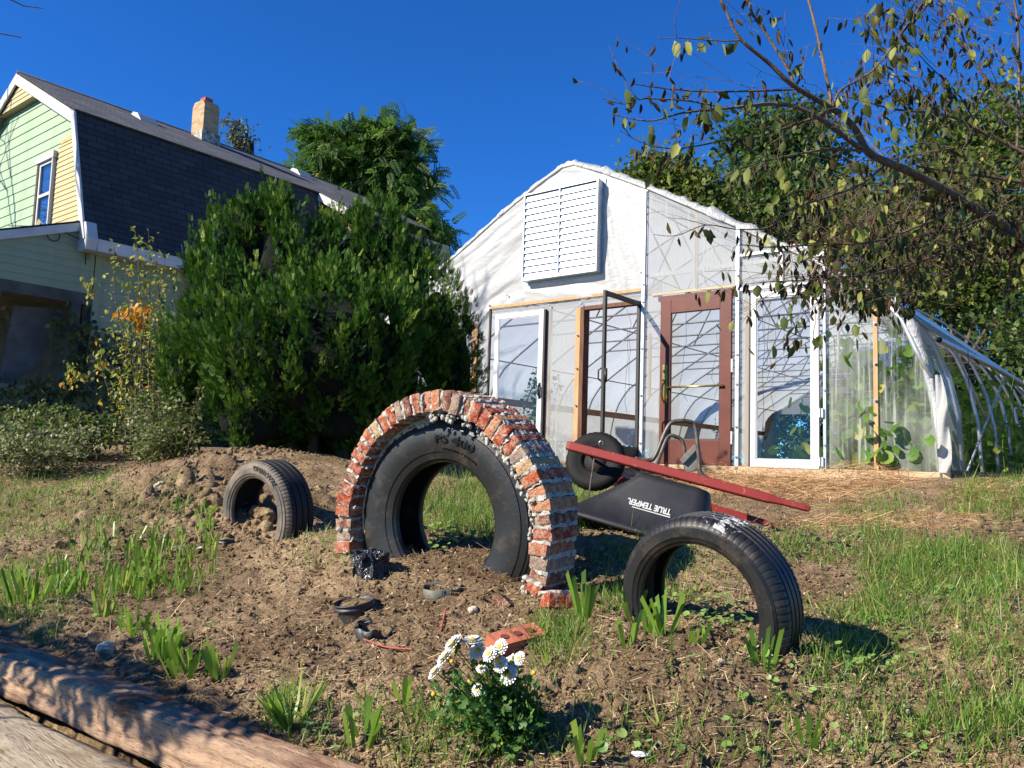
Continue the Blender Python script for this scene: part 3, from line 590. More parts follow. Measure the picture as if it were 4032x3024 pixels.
def dhandle(s_, z0, z1, t_, par):
    b = MB(); b.tube([(s_, t_, z0), (s_+.01, t_-.045, z0+.03), (s_+.01, t_-.05, (z0+z1)/2), (s_+.01, t_-.045, z1-.03), (s_, t_, z1)], .010, 6); b.box(s_-.012, s_+.02, t_-.006, t_, z0-.02, z1+.02); b.build('handle', M_blk, par, True)
dhandle(-.37, .92, 1.10, -.05, d1)
# open black screen door in the plane s = 1.19
b = MB(); Hs = 1.185; wD = .88
b.box(Hs-.018, Hs+.018, -.06, -.01, .05, 2.11); b.box(Hs-.018, Hs+.018, -wD, -wD+.05, .05, 2.11); b.box(Hs-.017, Hs+.017, -wD+.05, -.06, 2.05, 2.11); b.box(Hs-.017, Hs+.017, -wD+.05, -.06, .05, .25)
d2 = b.build('door', M_blk, gh, bevel=.003, label='black framed screen door standing open')
b = MB(); b.tube([(Hs-.02, -wD+.02, 1.0), (Hs-.065, -wD+.01, 1.03), (Hs-.065, -wD+.01, 1.14), (Hs-.02, -wD+.02, 1.17)], .010, 6); b.box(Hs+.018, Hs+.05, -wD+.0, -wD+.03, 1.0, 1.16); b.build('handle', M_blk, d2, True)
b = MB(); b.box(.275, .335, -.035, .10, 0, 2.13); b.box(1.155, 1.205, -.01, .08, 0, 2.13); b.box(.335, 1.155, -.03, .08, 2.085, 2.135); b.build('door_frame', M_oldwood, gh)
b = MB(); b.box(1.135, 1.153, -.014, .02, .05, 2.085); b.build('door_frame', M_blk, gh)
# brown door
d3 = door(1.50, 2.44, .05, 2.09, -.055, -.012, .145, .145, .17, .30, M_brn, label='red brown door with brass push bar')
b = MB(); b.box(1.45, 2.47, -.03, -.014, 2.092, 2.15); b.build('door_frame', M_brn, gh)
b = MB(); b.tube([(1.62, -.055, .99), (1.62, -.085, .99), (2.35, -.085, .99), (2.35, -.055, .99)], .013, 8); b.build('push_bar', M_brass, d3, True)
b = MB(); b.box(1.54, 1.61, -.063, -.055, .80, 1.27); b.tube([(1.575, -.06, 1.19), (1.575, -.082, 1.19)], .022, 12); b.build('lock_plate', M_brass, d3, bevel=.002)
b = MB(); b.tube([(1.575, -.062, 1.05), (1.575, -.10, 1.04), (1.575, -.125, .98), (1.575, -.125, .88), (1.575, -.10, .82), (1.575, -.062, .81)], .013, 8); b.tube([(1.575, -.06, 1.07), (1.56, -.09, 1.09)], .016, 6); b.build('handle', M_brass, d3, True)
b = MB(); b.box(2.44, 2.46, -.06, -.04, 1.15, 1.30); b.box(2.44, 2.46, -.06, -.04, .3, .45); b.build('hinge', M_galv, d3)
# white storm door on the right
d4 = door(2.68, 3.46, .04, 2.06, -.06, -.02, .065, .085, .07, .09, M_wht, label='white framed storm door hinged at the steel post')
b = MB()
for z_ in (.12, .65, 1.93): b.box(3.455, 3.51, -.075, -.05, z_-.05, z_+.05); b.tube([(3.475, -.08, z_-.05), (3.475, -.08, z_+.05)], .012, 6)
b.build('hinge', M_galv, d4)
b = MB(); b.box(2.655, 2.676, -.05, -.01, .04, 2.06); b.build('door_edge', M_blk, d4)
# louvred vent
b = MB(); v0, v1, u0, u1 = -.65, .60, 2.56, 3.82; T0, T1 = -.17, -.04
b.box(v0, v0+.02, T0, T1, u0, u1); b.box(v1-.02, v1, T0, T1, u0, u1); b.box(v0+.02, v1-.02, T0+.001, T1, u1-.02, u1); b.box(v0+.02, v1-.02, T0+.001, T1, u0, u0+.02); b.box(v0-.03, v1+.03, T1+.001, T1+.008, u0-.03, u1+.03)
M_lou = noisy('bright_aluminium', (.44, .49, .56), (.33, .38, .45), 14, .34, .05, .001, .5, .55)
lv = b.build('louvre_vent', M_galv, gh, label='square metal louvre vent high in the end wall')
b = MB(); b.box(-.035, -.02, T0+.003, T1, u0+.02, u1-.02); b.build('mullion', M_lou, lv)
b = MB(); b.box(v0+.02, v1-.02, T1-.01, T1-.004, u0+.02, u1-.02); b.build('backing', mat('vent_backing', (.32, .37, .44), .5, .3), lv)
ns = 13
for q in range(ns):
    z0 = u0+.022+q*(u1-u0-.044)/ns; h = (u1-u0-.044)/ns; b = MB()
    for a0, a1 in ((v0+.021, -.036), (-.019, v1-.021)):
        b.add([(a0, T0+.012, z0), (a1, T0+.012, z0), (a1, T0+.016, z0+h*.40), (a0, T0+.016, z0+h*.40), (a0, T0+.026, z0+h*.66), (a1, T0+.026, z0+h*.66), (a1, T0+.036, z0+h), (a0, T0+.036, z0+h)], [(0, 1, 2, 3), (3, 2, 5, 4), (4, 5, 6, 7)])
        b.add([(a0, T0+.012, z0), (a1, T0+.012, z0), (a1, T0+.05, z0-.002), (a0, T0+.05, z0-.002)], [(3, 2, 1, 0)])
    b.build('slat', M_lou, lv)
# strings hanging inside
b = MB()
for i in range(26):
    s_ = rng.uniform(-1.6, 3.9); t_ = rng.uniform(.5, 9); zt = 2.5; zb = rng.uniform(.5, 1.7); x = [(s_+rng.normal()*.03, t_+rng.normal()*.03, z) for z in np.linspace(zt, zb, 7)]; b.tube(x, .0035, 3, False)
b.build('hanging_string', mat('twine', (.25, .2, .14), .9), gh)
# loose planks lying before the sill
b = MB(); p0 = G(1.25, -.16, 0); p1 = G(4.75, -.2, 0)
b.beam((p0[0], p0[1], -.02), (p1[0], p1[1], -.045), .09, .035); b.build('plank', M_pale, None, False, 'long pale plank lying along the greenhouse sill', 'plank')
b = MB(); p0 = G(3.4, -.3, 0); p1 = G(4.7, -.3, 0); b.beam((p0[0], p0[1], -.09), (p1[0], p1[1], -.09), .1, .06); b.build('plank', M_pale, None, False, 'short thick pale plank lying under the greenhouse corner', 'plank')
# ---------------------------------------------------------------- tyres and brick arch
class Ring:
    def __init__(s, C, yaw, tilt):
        y = math.radians(yaw); t = math.radians(tilt); s.C = np.array(C, float)
        s.n = np.array([math.sin(y)*math.cos(t), -math.cos(y)*math.cos(t), math.sin(t)]); s.e1 = np.array([math.cos(y), math.sin(y), 0.]); s.e2 = np.cross(s.n, s.e1)
    def P(s, a, r, x): return s.C+s.n*x+r*(math.cos(a)*s.e1+math.sin(a)*s.e2)
    def polar(s, px, py, x=0.):
        p0 = s.C+s.n*x; d = ray(px, py); q = d*((p0@s.n)/(d@s.n))-p0; return math.degrees(math.atan2(q@s.e2, q@s.e1)), math.hypot(q@s.e1, q@s.e2)
def rubber(name, c, dust, dlo, dhi, rough=.55, stain=None):
    m = mat(name, c, rough, 0, .45); v = coords(m, 'Object'); n1 = noise(m, v, 7, 5, .7); n2 = noise(m, v, 60, 3, .6)
    k = mixc(m, ramp(m, n1, [(dlo, (0, 0, 0)), (dhi, (1, 1, 1))]).outputs[0], c, dust)
    k = mixc(m, ramp(m, n2, [(.62, (0, 0, 0)), (.78, (.35,)*3)]).outputs[0], k, dust)
    if stain:
        a = N(m, 'ShaderNodeAttribute'); a.attribute_name = 'rnd'; n3 = noise(m, v, stain[1], 5, .7, 1.)
        ad = N(m, 'ShaderNodeMath', operation='ADD'); lk(m, a.outputs['Fac'], ad.inputs[0]); lk(m, n3, ad.inputs[1])
        k = mixc(m, ramp(m, ad.outputs[0], [(.98 if len(stain) < 3 else stain[2], (0, 0, 0)), (1.06 if len(stain) < 3 else stain[2]+.08, (1, 1, 1))]).outputs[0], k, stain[0])
    lk(m, k, BS(m).inputs['Base Color']); lk(m, bump(m, n1, .25, .01, bump(m, n2, .25, .002)), BS(m).inputs['Normal']); return m
M_tyT = rubber('worn_black_rubber', (.015, .0145, .014), (.07, .05, .036), .52, .76, .42, ((.62, .52, .36), 26, .93))
M_tyR = rubber('scuffed_black_rubber', (.013, .0125, .012), (.07, .05, .036), .52, .74, .45, ((.42, .42, .42), 34))
M_tyL = rubber('dusty_grey_rubber', (.075, .064, .052), (.21, .165, .115), .40, .66, .7, ((.012, .012, .013), 3))
def arc_text(txt, rg, rad, a_start, size, depth, x0, m, parent, name='lettering', offs=.0, squash=1., xf=None):
    cu = bpy.data.curves.new('t', 'FONT'); cu.body = txt; cu.size = 1; cu.extrude = .5; cu.offset = offs; cu.resolution_u = 3
    to = bpy.data.objects.new('t', cu); COL.objects.link(to); dg = bpy.context.evaluated_depsgraph_get(); me = bpy.data.meshes.new_from_object(to.evaluated_get(dg))
    bpy.data.objects.remove(to); bpy.data.curves.remove(cu)
    bm = bmesh.new(); bm.from_mesh(me)
    for _ in range(1): bmesh.ops.subdivide_edges(bm, edges=[e for e in bm.edges if e.calc_length() > .35], cuts=2)
    for v in bm.verts:
        u = v.co.x*size*squash; a = math.radians(a_start)-u/rad; r = rad+v.co.y*size
        v.co = Vector(rg.P(a, r, (x0(r) if callable(x0) else x0)+(v.co.z)*depth))
    bm.to_mesh(me); bm.free(); me.attributes.new('rnd', 'FLOAT', 'POINT'); return finish(me, name, m, parent)
def tyre(name, label, rg, prof, nseg, m, tread, sipe, stainf, zb, group=None, sdep=.005, every=4):
    base = rg.C.copy(); base[2] = zb
    e = empty(name, base, label, 'tyre', 0, group); inv = -base
    b = MB(); m_ = len(prof)
    vs = []; cs = []
    for i in range(nseg):
        a = 2*math.pi*i/nseg
        for r, x in prof:
            rr = r
            if sipe(r, x) and i % every == 0: rr = r-sdep
            vs.append(rg.P(a, rr, x)-base); cs.append(stainf(math.degrees(a), r, x))
    b.v = [tuple(p) for p in vs]; b.c = cs
    b.f = [(i*m_+q, ((i+1) % nseg)*m_+q, ((i+1) % nseg)*m_+(q+1) % m_, i*m_+(q+1) % m_) for i in range(nseg) for q in range(m_)]
    o = b.build('casing', m, e, False); me = o.data
    me.polygons.foreach_set('use_smooth', [True]*len(me.polygons)); 
    md = o.modifiers.new('edge', 'EDGE_SPLIT'); md.split_angle = math.radians(38)
    return e, base
def shift_children(e, base, o):  # world built mesh -> local of its thing
    for v in o.data.vertices: v.co -= Vector(base)
def carprof(R, rb, w, grooves, gd=.008):
    f = [(rb, -.022), (rb+.004, -.006), (rb+.014, -.001), (rb+.016, .003), (rb+.03, .007), (rb+.032, .0095), (rb+.062, .010), (rb+.064, .006), (R-.024, .003), (R-.0235, -.001), (R-.012, -.008), (R-.0, -.022)]
    tr = []
    for g in grooves: tr += [(R+.004, -g+.005), (R+.004-gd, -g+.003), (R+.004-gd, -g-.003), (R+.004, -g-.005)]
    bk = [(r, -w-x) for r, x in f[::-1]]
    inner = [(rb+.006, -w+.03), (rb+.05, -w+.012), (R-.035, -w+.018), (R-.016, -w+.05), (R-.016, -.05), (R-.035, -.018), (rb+.05, -.012), (rb+.006, -.03)]
    return f+[(R+.003, -.034)]+tr+[(R+.003, -w+.034)]+bk+inner
# right tyre
rgR = Ring((.665, 2.943, -.49), -41.8, -8.1)
prR = carprof(.318, .226, .185, (.055, .085, .115, .142), .007)
def stR(a, r, x): return .50*(r > .305)*max(0, 1-abs(a-72)/45)+.3*(r > .31)*max(0, 1-abs(a-120)/20)
e, bs = tyre('car_tyre', 'black car tyre half buried upright in the bank in front of the wheelbarrow', rgR, prR, 480, M_tyR, None, lambda r, x: (r > .296 and (-.04 < x < -.001 or -.185 < x < -.14)) , stR, -.75, 'half buried car tyres', .004, 6)
o = arc_text('O COOPER', rgR, .283, 66, .017, .002, .003+.0, M_tyR, e); shift_children(e, bs, o)
o = arc_text('TUBELESS   RADIAL   P205/65R15', rgR, .255, 100, .011, .002, .010, M_tyR, e); shift_children(e, bs, o)
# left tyre
rgL = Ring((-1.532, 5.036, -.357), -35.3, -4.6)
prL = carprof(.318, .215, .214, (.062, .107, .152), .009)
def stL(a, r, x):
    return .62 if (r > .312 and x < -.03) or r < .214 or (x < -.03 and r > .2) else (.36 if .262 < r < .300 and x > -.004 and 5 < a < 128 else -.2)
e, bs = tyre('car_tyre', 'dusty grey car tyre half buried upright among clods left of the brick arch', rgL, prL, 420, M_tyL, None, lambda r, x: (r > .294 and (-.045 < x < -.001 or -.214 < x < -.17)), stL, -.6, 'half buried car tyres', .005, 5)
M_txt = mat('grey_raised_letters', (.17, .145, .12), .7); M_txtd = mat('black_letter_face', (.012, .012, .012), .6)
o = arc_text('UNIROYAL', rgL, .2655, 86, .040, .004, .0095, M_txt, e, squash=1.12, offs=.045); shift_children(e, bs, o)
o = arc_text('UNIROYAL', rgL, .2658, 86, .040, .004, .0112, M_txtd, e, squash=1.12, offs=-.005); shift_children(e, bs, o)
# white dots line of the tread grooves
# truck tyre
rgT = Ring((-.318, 4.06, -.297), -31, -3)
Rt, rbt, wt = .532, .29, .25
f = [(rbt, -.035), (rbt+.004, -.012), (rbt+.016, -.004), (rbt+.018, .001), (rbt+.05, .012), (rbt+.052, .016), (rbt+.085, .026), (rbt+.13, .030), (rbt+.165, .024), (rbt+.168, .019)]
sh = [(Rt-.045, .010), (Rt-.043, .004), (Rt-.03, .0), (Rt-.028, -.006), (Rt-.014, -.012), (Rt-.012, -.02), (Rt, -.032)]
tr = []
for g in (.065, .105, .145, .185, .222): tr += [(Rt+.004, -g+.009), (Rt-.009, -g+.005), (Rt-.009, -g-.005), (Rt+.004, -g-.009)]
bk = [(r, -wt-x) for r, x in (f+sh)[::-1]]
inn = [(rbt+.01, -wt+.04), (rbt+.08, -wt+.01), (Rt-.05, -wt+.02), (Rt-.02, -wt+.06), (Rt-.02, -.06), (Rt-.05, -.02), (rbt+.08, -.01), (rbt+.01, -.04)]
def stT(a, r, x):
    a = a % 360
    if r > Rt-.060 and x > -.10 and 96 < a < 192: return .50+.12*(r > Rt-.03)
    if r > Rt-.05 and 20 < a <= 100: return .34
    if r > Rt-.11 and 75 < a < 108: return .22
    if r > Rt-.10 and 5 < a < 50: return .25
    return -.3
e, bs = tyre('truck_tyre', 'big black truck tyre standing inside the brick arch', rgT, f+sh+tr+bk+inn, 240, M_tyT, None, lambda r, x: False, stT, -.8)
xs = lambda r: float(np.interp(r, [q[0] for q in f+sh[:1]], [q[1] for q in f+sh[:1]]))
M_txtT = mat('black_raised_letters', (.006, .006, .006), .35)
o = arc_text('FS 400', rgT, .388, 94, .062, .006, lambda r: xs(r)+.003, M_txtT, e, squash=1.36, offs=.035); shift_children(e, bs, o)
o = arc_text('STEELBELT RADIAL', rgT, .350, 88, .018, .003, lambda r: xs(r)+.001, M_txtT, e, squash=1.45, offs=.01); shift_children(e, bs, o)
# ---- arch
rgA = Ring((-.351, 3.94, -.337), -35.95, -3.0)
OUT = [(1340, 1925), (1357, 1878), (1371, 1826), (1392, 1774), (1413, 1732), (1449, 1680), (1477, 1651), (1503, 1622), (1548, 1590), (1588, 1569), (1631, 1552), (1676, 1540), (1721, 1540), (1766, 1543), (1820, 1559), (1851, 1568), (1937, 1623), (1974, 1655), (2013, 1701), (2045, 1747), (2082, 1800), (2110, 1859), (2138, 1910), (2157, 1970), (2168, 2030), (2166, 2071), (2164, 2126), (2158, 2189), (2158, 2248), (2149, 2273), (2131, 2328), (2110, 2370), (1321, 2058), (1324, 1998), (1321, 2128)]
INN = [(1379, 2058), (1378, 2135), (1395, 1925), (1418, 1859), (1447, 1779), (1503, 1703), (1541, 1682), (1603, 1639), (1640, 1630), (1688, 1624), (1749, 1624), (1782, 1630), (1827, 1649), (1964, 1764), (2023, 1851), (2047, 1896), (2075, 1950), (2088, 2001), (2099, 2030), (2095, 2071), (2091, 2126), (2084, 2181), (2076, 2269), (2051, 2332)]
def table(pts):
    q = sorted((a if a > -90 else a+360, r) for a, r in (rgA.polar(*p) for p in pts)); return np.array([x[0] for x in q]), np.array([x[1] for x in q])
oa, orr = table(OUT); ia, irr = table(INN)
def sm(aa, rr): 
    g = np.linspace(-70, 230, 61); w = np.exp(-((g[:, None]-aa)/7.)**2)+1e-12; return g, (w*rr).sum(1)/w.sum(1)
og, ov = sm(oa, orr); ig, iv = sm(ia, irr)
RO = lambda a: float(np.interp(a, og, ov)); RI = lambda a: float(np.interp(a, ig, iv))
aR = rgA.polar(2085, 2372)[0]; aL = rgA.polar(1350, 2150)[0]; aL = aL if aL > 0 else aL+360
print('arch angles', aR, aL, RO(0), RO(90), RO(180), RI(0), RI(90), RI(180))
M_bricks = mat('old_red_brick', (.4, .12, .06), .9, 0, .15); m = M_bricks
a = N(m, 'ShaderNodeAttribute'); a.attribute_name = 'rnd'
cr = ramp(m, a.outputs['Fac'], [(0, (.30, .045, .022)), (.20, (.38, .085, .040)), (.36, (.42, .16, .08)), (.48, (.42, .27, .14)), (.56, (.16, .06, .045)), (.68, (.24, .17, .14)), (.80, (.26, .05, .03)), (.92, (.36, .10, .055))], 'CONSTANT')
v = coords(m); pit = noise(m, v, 75, 4, .7); pt2 = noise(m, v, 28, 5, .7)
k = mixc(m, ramp(m, pt2, [(.44, (0, 0, 0)), (.62, (.75,)*3)]).outputs[0], cr.outputs[0], (.46, .34, .22)); k = mixc(m, ramp(m, pit, [(.34, (.85,)*3), (.44, (0, 0, 0))]).outputs[0], k, (.05, .02, .012))
lk(m, k, BS(m).inputs['Base Color']); lk(m, bump(m, pit, .9, .012, bump(m, pt2, .5, .01)), BS(m).inputs['Normal'])
M_mortar = noisy('white_mortar', (.50, .47, .41), (.33, .30, .26), 22, .95, .9, .012, .1, bscale=70)
def rbox(mb, fn, nx, ny, nz, c, amp, sc, seed):
    """box with gridded faces; fn maps (0..1)^3 to world; displaced by noise"""
    mb.cur = c
    def face(f, n1, n2, flip):
        vs = []; fs = []
        for i in range(n1+1):
            for j in range(n2+1):
                u, v_, w = f(i/n1, j/n2); p = fn(u, v_, w)
                d = np.array([nz2(p[0]*sc+p[2]*sc*.7, p[1]*sc+seed, 31), nz2(p[0]*sc+9, p[2]*sc+p[1]*sc+seed, 32), nz2(p[1]*sc+p[0]*sc, p[2]*sc+seed, 33)])-.5
                vs.append(p+d*amp)
        for i in range(n1):
            for j in range(n2):
                q = (i*(n2+1)+j, (i+1)*(n2+1)+j, (i+1)*(n2+1)+j+1, i*(n2+1)+j+1); fs.append(q if not flip else q[::-1])
        mb.add(vs, fs)
    face(lambda a_, b_: (a_, b_, 0), nx, ny, True); face(lambda a_, b_: (a_, b_, 1), nx, ny, False)
    face(lambda a_, b_: (a_, 0, b_), nx, nz, False); face(lambda a_, b_: (a_, 1, b_), nx, nz, True)
    face(lambda a_, b_: (0, a_, b_), ny, nz, True); face(lambda a_, b_: (1, a_, b_), ny, nz, False)
def rc(u, k=.06):   # rounded corner remap
    return u
arch = empty('brick_arch', (rgA.C[0], rgA.C[1], -.6), 'rough arch of old red bricks and white mortar around the big truck tyre', 'brick arch')
ab = np.array([rgA.C[0], rgA.C[1], -.6])
bb = MB(); mm = MB(); pitch = 5.7; a0 = aR-9; nb = int((aL+12-a0)/pitch)+1
cols = [.05, .95, .25, .1, .6, .75, .35, .2, .85, .5, .05, .72, .4, .12, .95, .62, .3]
for i in range(nb):
    ac = a0+pitch*(i+.5); r0, r1 = RI(ac)+rng.normal()*.004, RO(ac)+rng.normal()*.004; w = math.radians(pitch)*.86/2*(.63/((r0+r1)/2)); xf = rng.normal()*.006; dp = .235+rng.normal()*.006; sk = rng.normal()*.022
    seed = rng.random()*50
    def fb(u, v_, w_, ac=ac, r0=r0, r1=r1, w=w, xf=xf, dp=dp, sk=sk):
        # true rectangular brick about its centre direction
        a_ = math.radians(ac); rm = (r0+r1)/2; c_ = rgA.P(a_, rm, 0); er = math.cos(a_)*rgA.e1+math.sin(a_)*rgA.e2; et = -math.sin(a_)*rgA.e1+math.cos(a_)*rgA.e2
        hr = (r1-r0)/2; ht = w*rm; q = (u*2-1)*hr; tt = (v_*2-1)*ht
        k_ = 1-.0*abs(q); cs, sn = math.cos(sk*2), math.sin(sk*2); q, tt = q*cs-tt*sn, q*sn+tt*cs
        # slightly rounded arrises
        ed = (abs(u*2-1) > .99)+(abs(v_*2-1) > .99)+(w_ < .01 or w_ > .99)
        sh_ = .003 if ed >= 2 else 0
        return c_+er*q*(1-sh_/hr)+et*tt*(1-sh_/ht)+rgA.n*(xf-w_*dp+(-sh_ if w_ > .99 else 0)*-1-(sh_ if w_ < .01 else 0))-ab
    rbox(bb, fb, 6, 4, 8, (cols[(i*7) % len(cols)] if rng.random() < .6 else rng.random()*.99), .008, 30, seed)
for i in range(nb+1):
    ac = a0+pitch*i; r0, r1 = RI(ac)-.002, RO(ac)-.003+rng.normal()*.002; seed = rng.random()*90; xf = -.006+rng.normal()*.004
    def fm(u, v_, w_, ac=ac, r0=r0, r1=r1, xf=xf):
        a_ = math.radians(ac); r_ = r0+(r1-r0)*u; hw = .0065+.004*u; er = math.cos(a_)*rgA.e1+math.sin(a_)*rgA.e2; et = -math.sin(a_)*rgA.e1+math.cos(a_)*rgA.e2
        return rgA.C+er*r_+et*(v_*2-1)*hw+rgA.n*(xf-w_*.225)-ab
    rbox(mm, fm, 14, 3, 30, .5, .017, 75, seed)
    for _ in range(rng.integers(0, 3)):     # squeezed out blobs
        a_ = math.radians(ac+rng.normal()*.6); side = rng.random()
        if side < .45: p = rgA.P(a_, rng.uniform(r0, r1), .004)
        elif side < .7: p = rgA.P(a_, r1+.004, rng.uniform(-.2, 0))
        else: p = rgA.P(a_+rng.normal()*.02, r0-.010, rng.uniform(-.03, .0))
        s_ = rng.uniform(.004, .011); bm = bmesh.new(); bmesh.ops.create_icosphere(bm, subdivisions=2, radius=1)
        sc_ = np.array([s_*rng.uniform(.7, 1.6), s_*rng.uniform(.7, 1.3), s_*rng.uniform(.6, 1.3)])
        vs = [np.array(v_.co)*sc_*(1+.7*(nz2(v_.co.x*3+seed, v_.co.y*3+v_.co.z*2, 40)-.5))+p-ab for v_ in bm.verts]; fs = [[q.index for q in f_.verts] for f_ in bm.faces]; bm.free(); mm.add(vs, fs)
# mortar slump between bricks and tyre on the right shoulder and a bed behind the bricks
for _ in range(170):
    a_ = math.radians(rng.choice([rng.uniform(-5, 62), rng.uniform(62, 100)], p=[.78, .22])); r_ = RI(math.degrees(a_))-rng.uniform(-.005, .04); p = rgA.P(a_, r_, rng.uniform(-.08, -.015)); s_ = rng.uniform(.003, .011)
    bm = bmesh.new(); bmesh.ops.create_icosphere(bm, subdivisions=2, radius=1); sd = rng.random()*60
    vs = [np.array(v_.co)*s_*np.array([1.1, .8, 1.5])*(1+.9*(nz2(v_.co.x*3+sd, v_.co.y*3+v_.co.z*2, 41)-.5))+p-ab for v_ in bm.verts]; fs = [[q.index for q in f_.verts] for f_ in bm.faces]; bm.free(); mm.add(vs, fs)
bb.build('brick_ring', M_bricks, arch); mm.build('mortar', M_mortar, arch, True)
# ---- loose bricks
def brick(pos, yaw, pitch_, roll, c, label, size=(.2, .092, .057), holes=False, mname=M_bricks, mort=False):
    R_ = Matrix.Rotation(yaw, 3, 'Z')@Matrix.Rotation(pitch_, 3, 'X')@Matrix.Rotation(roll, 3, 'Y'); R_ = np.array(R_)
    b = MB(); sd = rng.random()*50
    rbox(b, lambda u, v_, w: R_@np.array([(u-.5)*size[0], (v_-.5)*size[1], (w-.5)*size[2]]), 10, 6, 4, c, .007, 30, sd)
    e = empty('brick', pos, label, 'brick', 0, 'loose bricks by the arch'); b.build('clay', mname, e)
    if holes:
        b = MB()
        for q in (-.055, 0, .055): 
            p = R_@np.array([q, 0, size[2]/2+.0035]); p2 = R_@np.array([q, 0, size[2]/2-.03]); b.tube([p2, p], .016, 14)
        b.build('core_hole_shade', mat('brick_hole_shadow_clay', (.13, .04, .025), .95), e)  # dark plugs painted as the shade inside the core holes
    if mort:
        b = MB(); rbox(b, lambda u, v_, w: R_@np.array([(u-.5)*size[0]*1.02, (v_-.5)*size[1]*.9+.01, size[2]/2-.004+(w)*.010]), 14, 8, 2, .5, .02, 50, sd); b.build('mortar', M_mortar, e, True)
M_salmon = noisy('salmon_brick', (.42, .14, .075), (.33, .10, .055), 20, .9, .6, .008)
p = at(2035, 2492, 3.0); z = float(H(p[0], p[1])); brick((p[0], p[1], z+.025), math.radians(38), .25, -.12, .2, 'salmon cored brick lying behind the white chrysanthemum', holes=True, mname=M_salmon)
p = at(2235, 2345, 3.45); z = float(H(p[0], p[1])); brick((p[0], p[1], z+.012), math.radians(22), -.2, .1, .02, 'red brick with white mortar half buried between the arch and the black tyre', mort=True)
p = at(1985, 2360, 3.55); z = float(H(p[0], p[1])); brick((p[0], p[1], z), math.radians(65), .6, .2, .66, 'broken buff brick piece wedged at the foot of the truck tyre', (.06, .06, .05))
# ---- wheelbarrow (upside down, tipped away)
HA = at(2245, 1757, 4.95); HB = at(3190, 2005, 4.5); EL = HB-HA; HLn = np.linalg.norm(EL); EL /= HLn
EW = np.array([.15, .95, -.26]); EW -= EL*(EW@EL); EW /= np.linalg.norm(EW); EH = np.cross(EL, EW); EH = EH if EH[2] < 0 else -EH
wb0 = np.array([HA[0]+.6, HA[1], -.45])
def Wb(a, w, h): return HA+EL*a+EW*w+EH*h-wb0
wb = empty('wheelbarrow', wb0, 'overturned black wheelbarrow with red wooden handles in front of the brown door', 'wheelbarrow')
M_redw = mat('red_painted_wood', (.30, .03, .022), .55, 0, .35); v = coords(M_redw, 'Object'); n1 = noise(M_redw, v, 30, 5, .7); n0 = noise(M_redw, v, 4, 3)
k = mixc(M_redw, ramp(M_redw, n1, [(.60, (0, 0, 0)), (.68, (1, 1, 1))]).outputs[0], (.21, .018, .013), (.25, .16, .11)); lk(M_redw, mixc(M_redw, ramp(M_redw, n0, [(.4, (0, 0, 0)), (.7, (.5,)*3)]).outputs[0], k, (.14, .014, .012)), BS(M_redw).inputs['Base Color'])
lk(M_redw, bump(M_redw, n1, .3, .002), BS(M_redw).inputs['Normal'])
M_tray = noisy('black_plastic_tray', (.013, .013, .015), (.022, .022, .024), 7, .48, .12, .004, .5)
def handle(w0, w1, a0=0., flip=1):
    b = MB(); sec = []
    L0 = HLn
    for a, hw, hh in ((a0, .018, .023), (a0+.02, .020, .026), (1.0, .020, .026), (1.16, .020, .025), (1.20, .017, .019), (1.24, .015, .016), (L0-.03, .016, .016), (L0-.005, .013, .014), (L0, .006, .007)):
        w = w0+(w1-w0)*(a/L0); sec.append([Wb(a, w+hw*c, hh*s) for c, s in ((-1, -.8), (-.8, -1), (.8, -1), (1, -.8), (1, .8), (.8, 1), (-.8, 1), (-1, .8))])
    vs = [p for s in sec for p in s]; fs = [(i*8+q, i*8+(q+1) % 8, (i+1)*8+(q+1) % 8, (i+1)*8+q) for i in range(len(sec)-1) for q in range(8)]+[tuple(range(8)), tuple(range(len(vs)-8, len(vs)))[::-1]]
    b.add(vs, fs); return b.build('handle', M_redw, wb)
handle(0, 0, -.02); handle(.50, .64, .0)
# tray: loft of rounded rectangles
def rrect(a0, a1, w0, w1, h, r, n=5, tip=0):
    P_ = []
    for cx, cy, s in ((a1-r, w1-r, 0), (a0+r, w1-r, 90), (a0+r, w0+r, 180), (a1-r, w0+r, 270)):
        for k in range(n+1): t = math.radians(s+90*k/n); P_.append((cx+r*math.cos(t), cy+r*math.sin(t), h))
    return P_
b = MB(); lofts = [rrect(.45, .82, .03, .46, .035, .06), rrect(.42, .85, .0, .49, .045, .07), rrect(.40, .86, -.01, .50, .08, .08), rrect(.24, .89, -.03, .54, .22, .11), rrect(.06, .93, -.06, .58, .37, .13), rrect(.03, .945, -.075, .60, .375, .14), rrect(.02, .95, -.08, .605, .40, .145)]
lofts2 = [[(a, w, h-.0) for a, w, h in L_] for L_ in lofts]; kk = len(lofts[0])
vs = [Wb(*p) for L_ in lofts2 for p in L_]+[Wb(a+(.5-a)*.02, w+(.2-w)*.04, h+.006) for L_ in lofts2[::-1] for a, w, h in L_]
nl = len(lofts2)*2; fs = [(i*kk+q, i*kk+(q+1) % kk, (i+1)*kk+(q+1) % kk, (i+1)*kk+q) for i in range(nl-1) for q in range(kk)]+[tuple(range(kk)), tuple(range((nl-1)*kk, nl*kk))]
b.add(vs, fs); tray = b.build('tray', M_tray, wb, True)
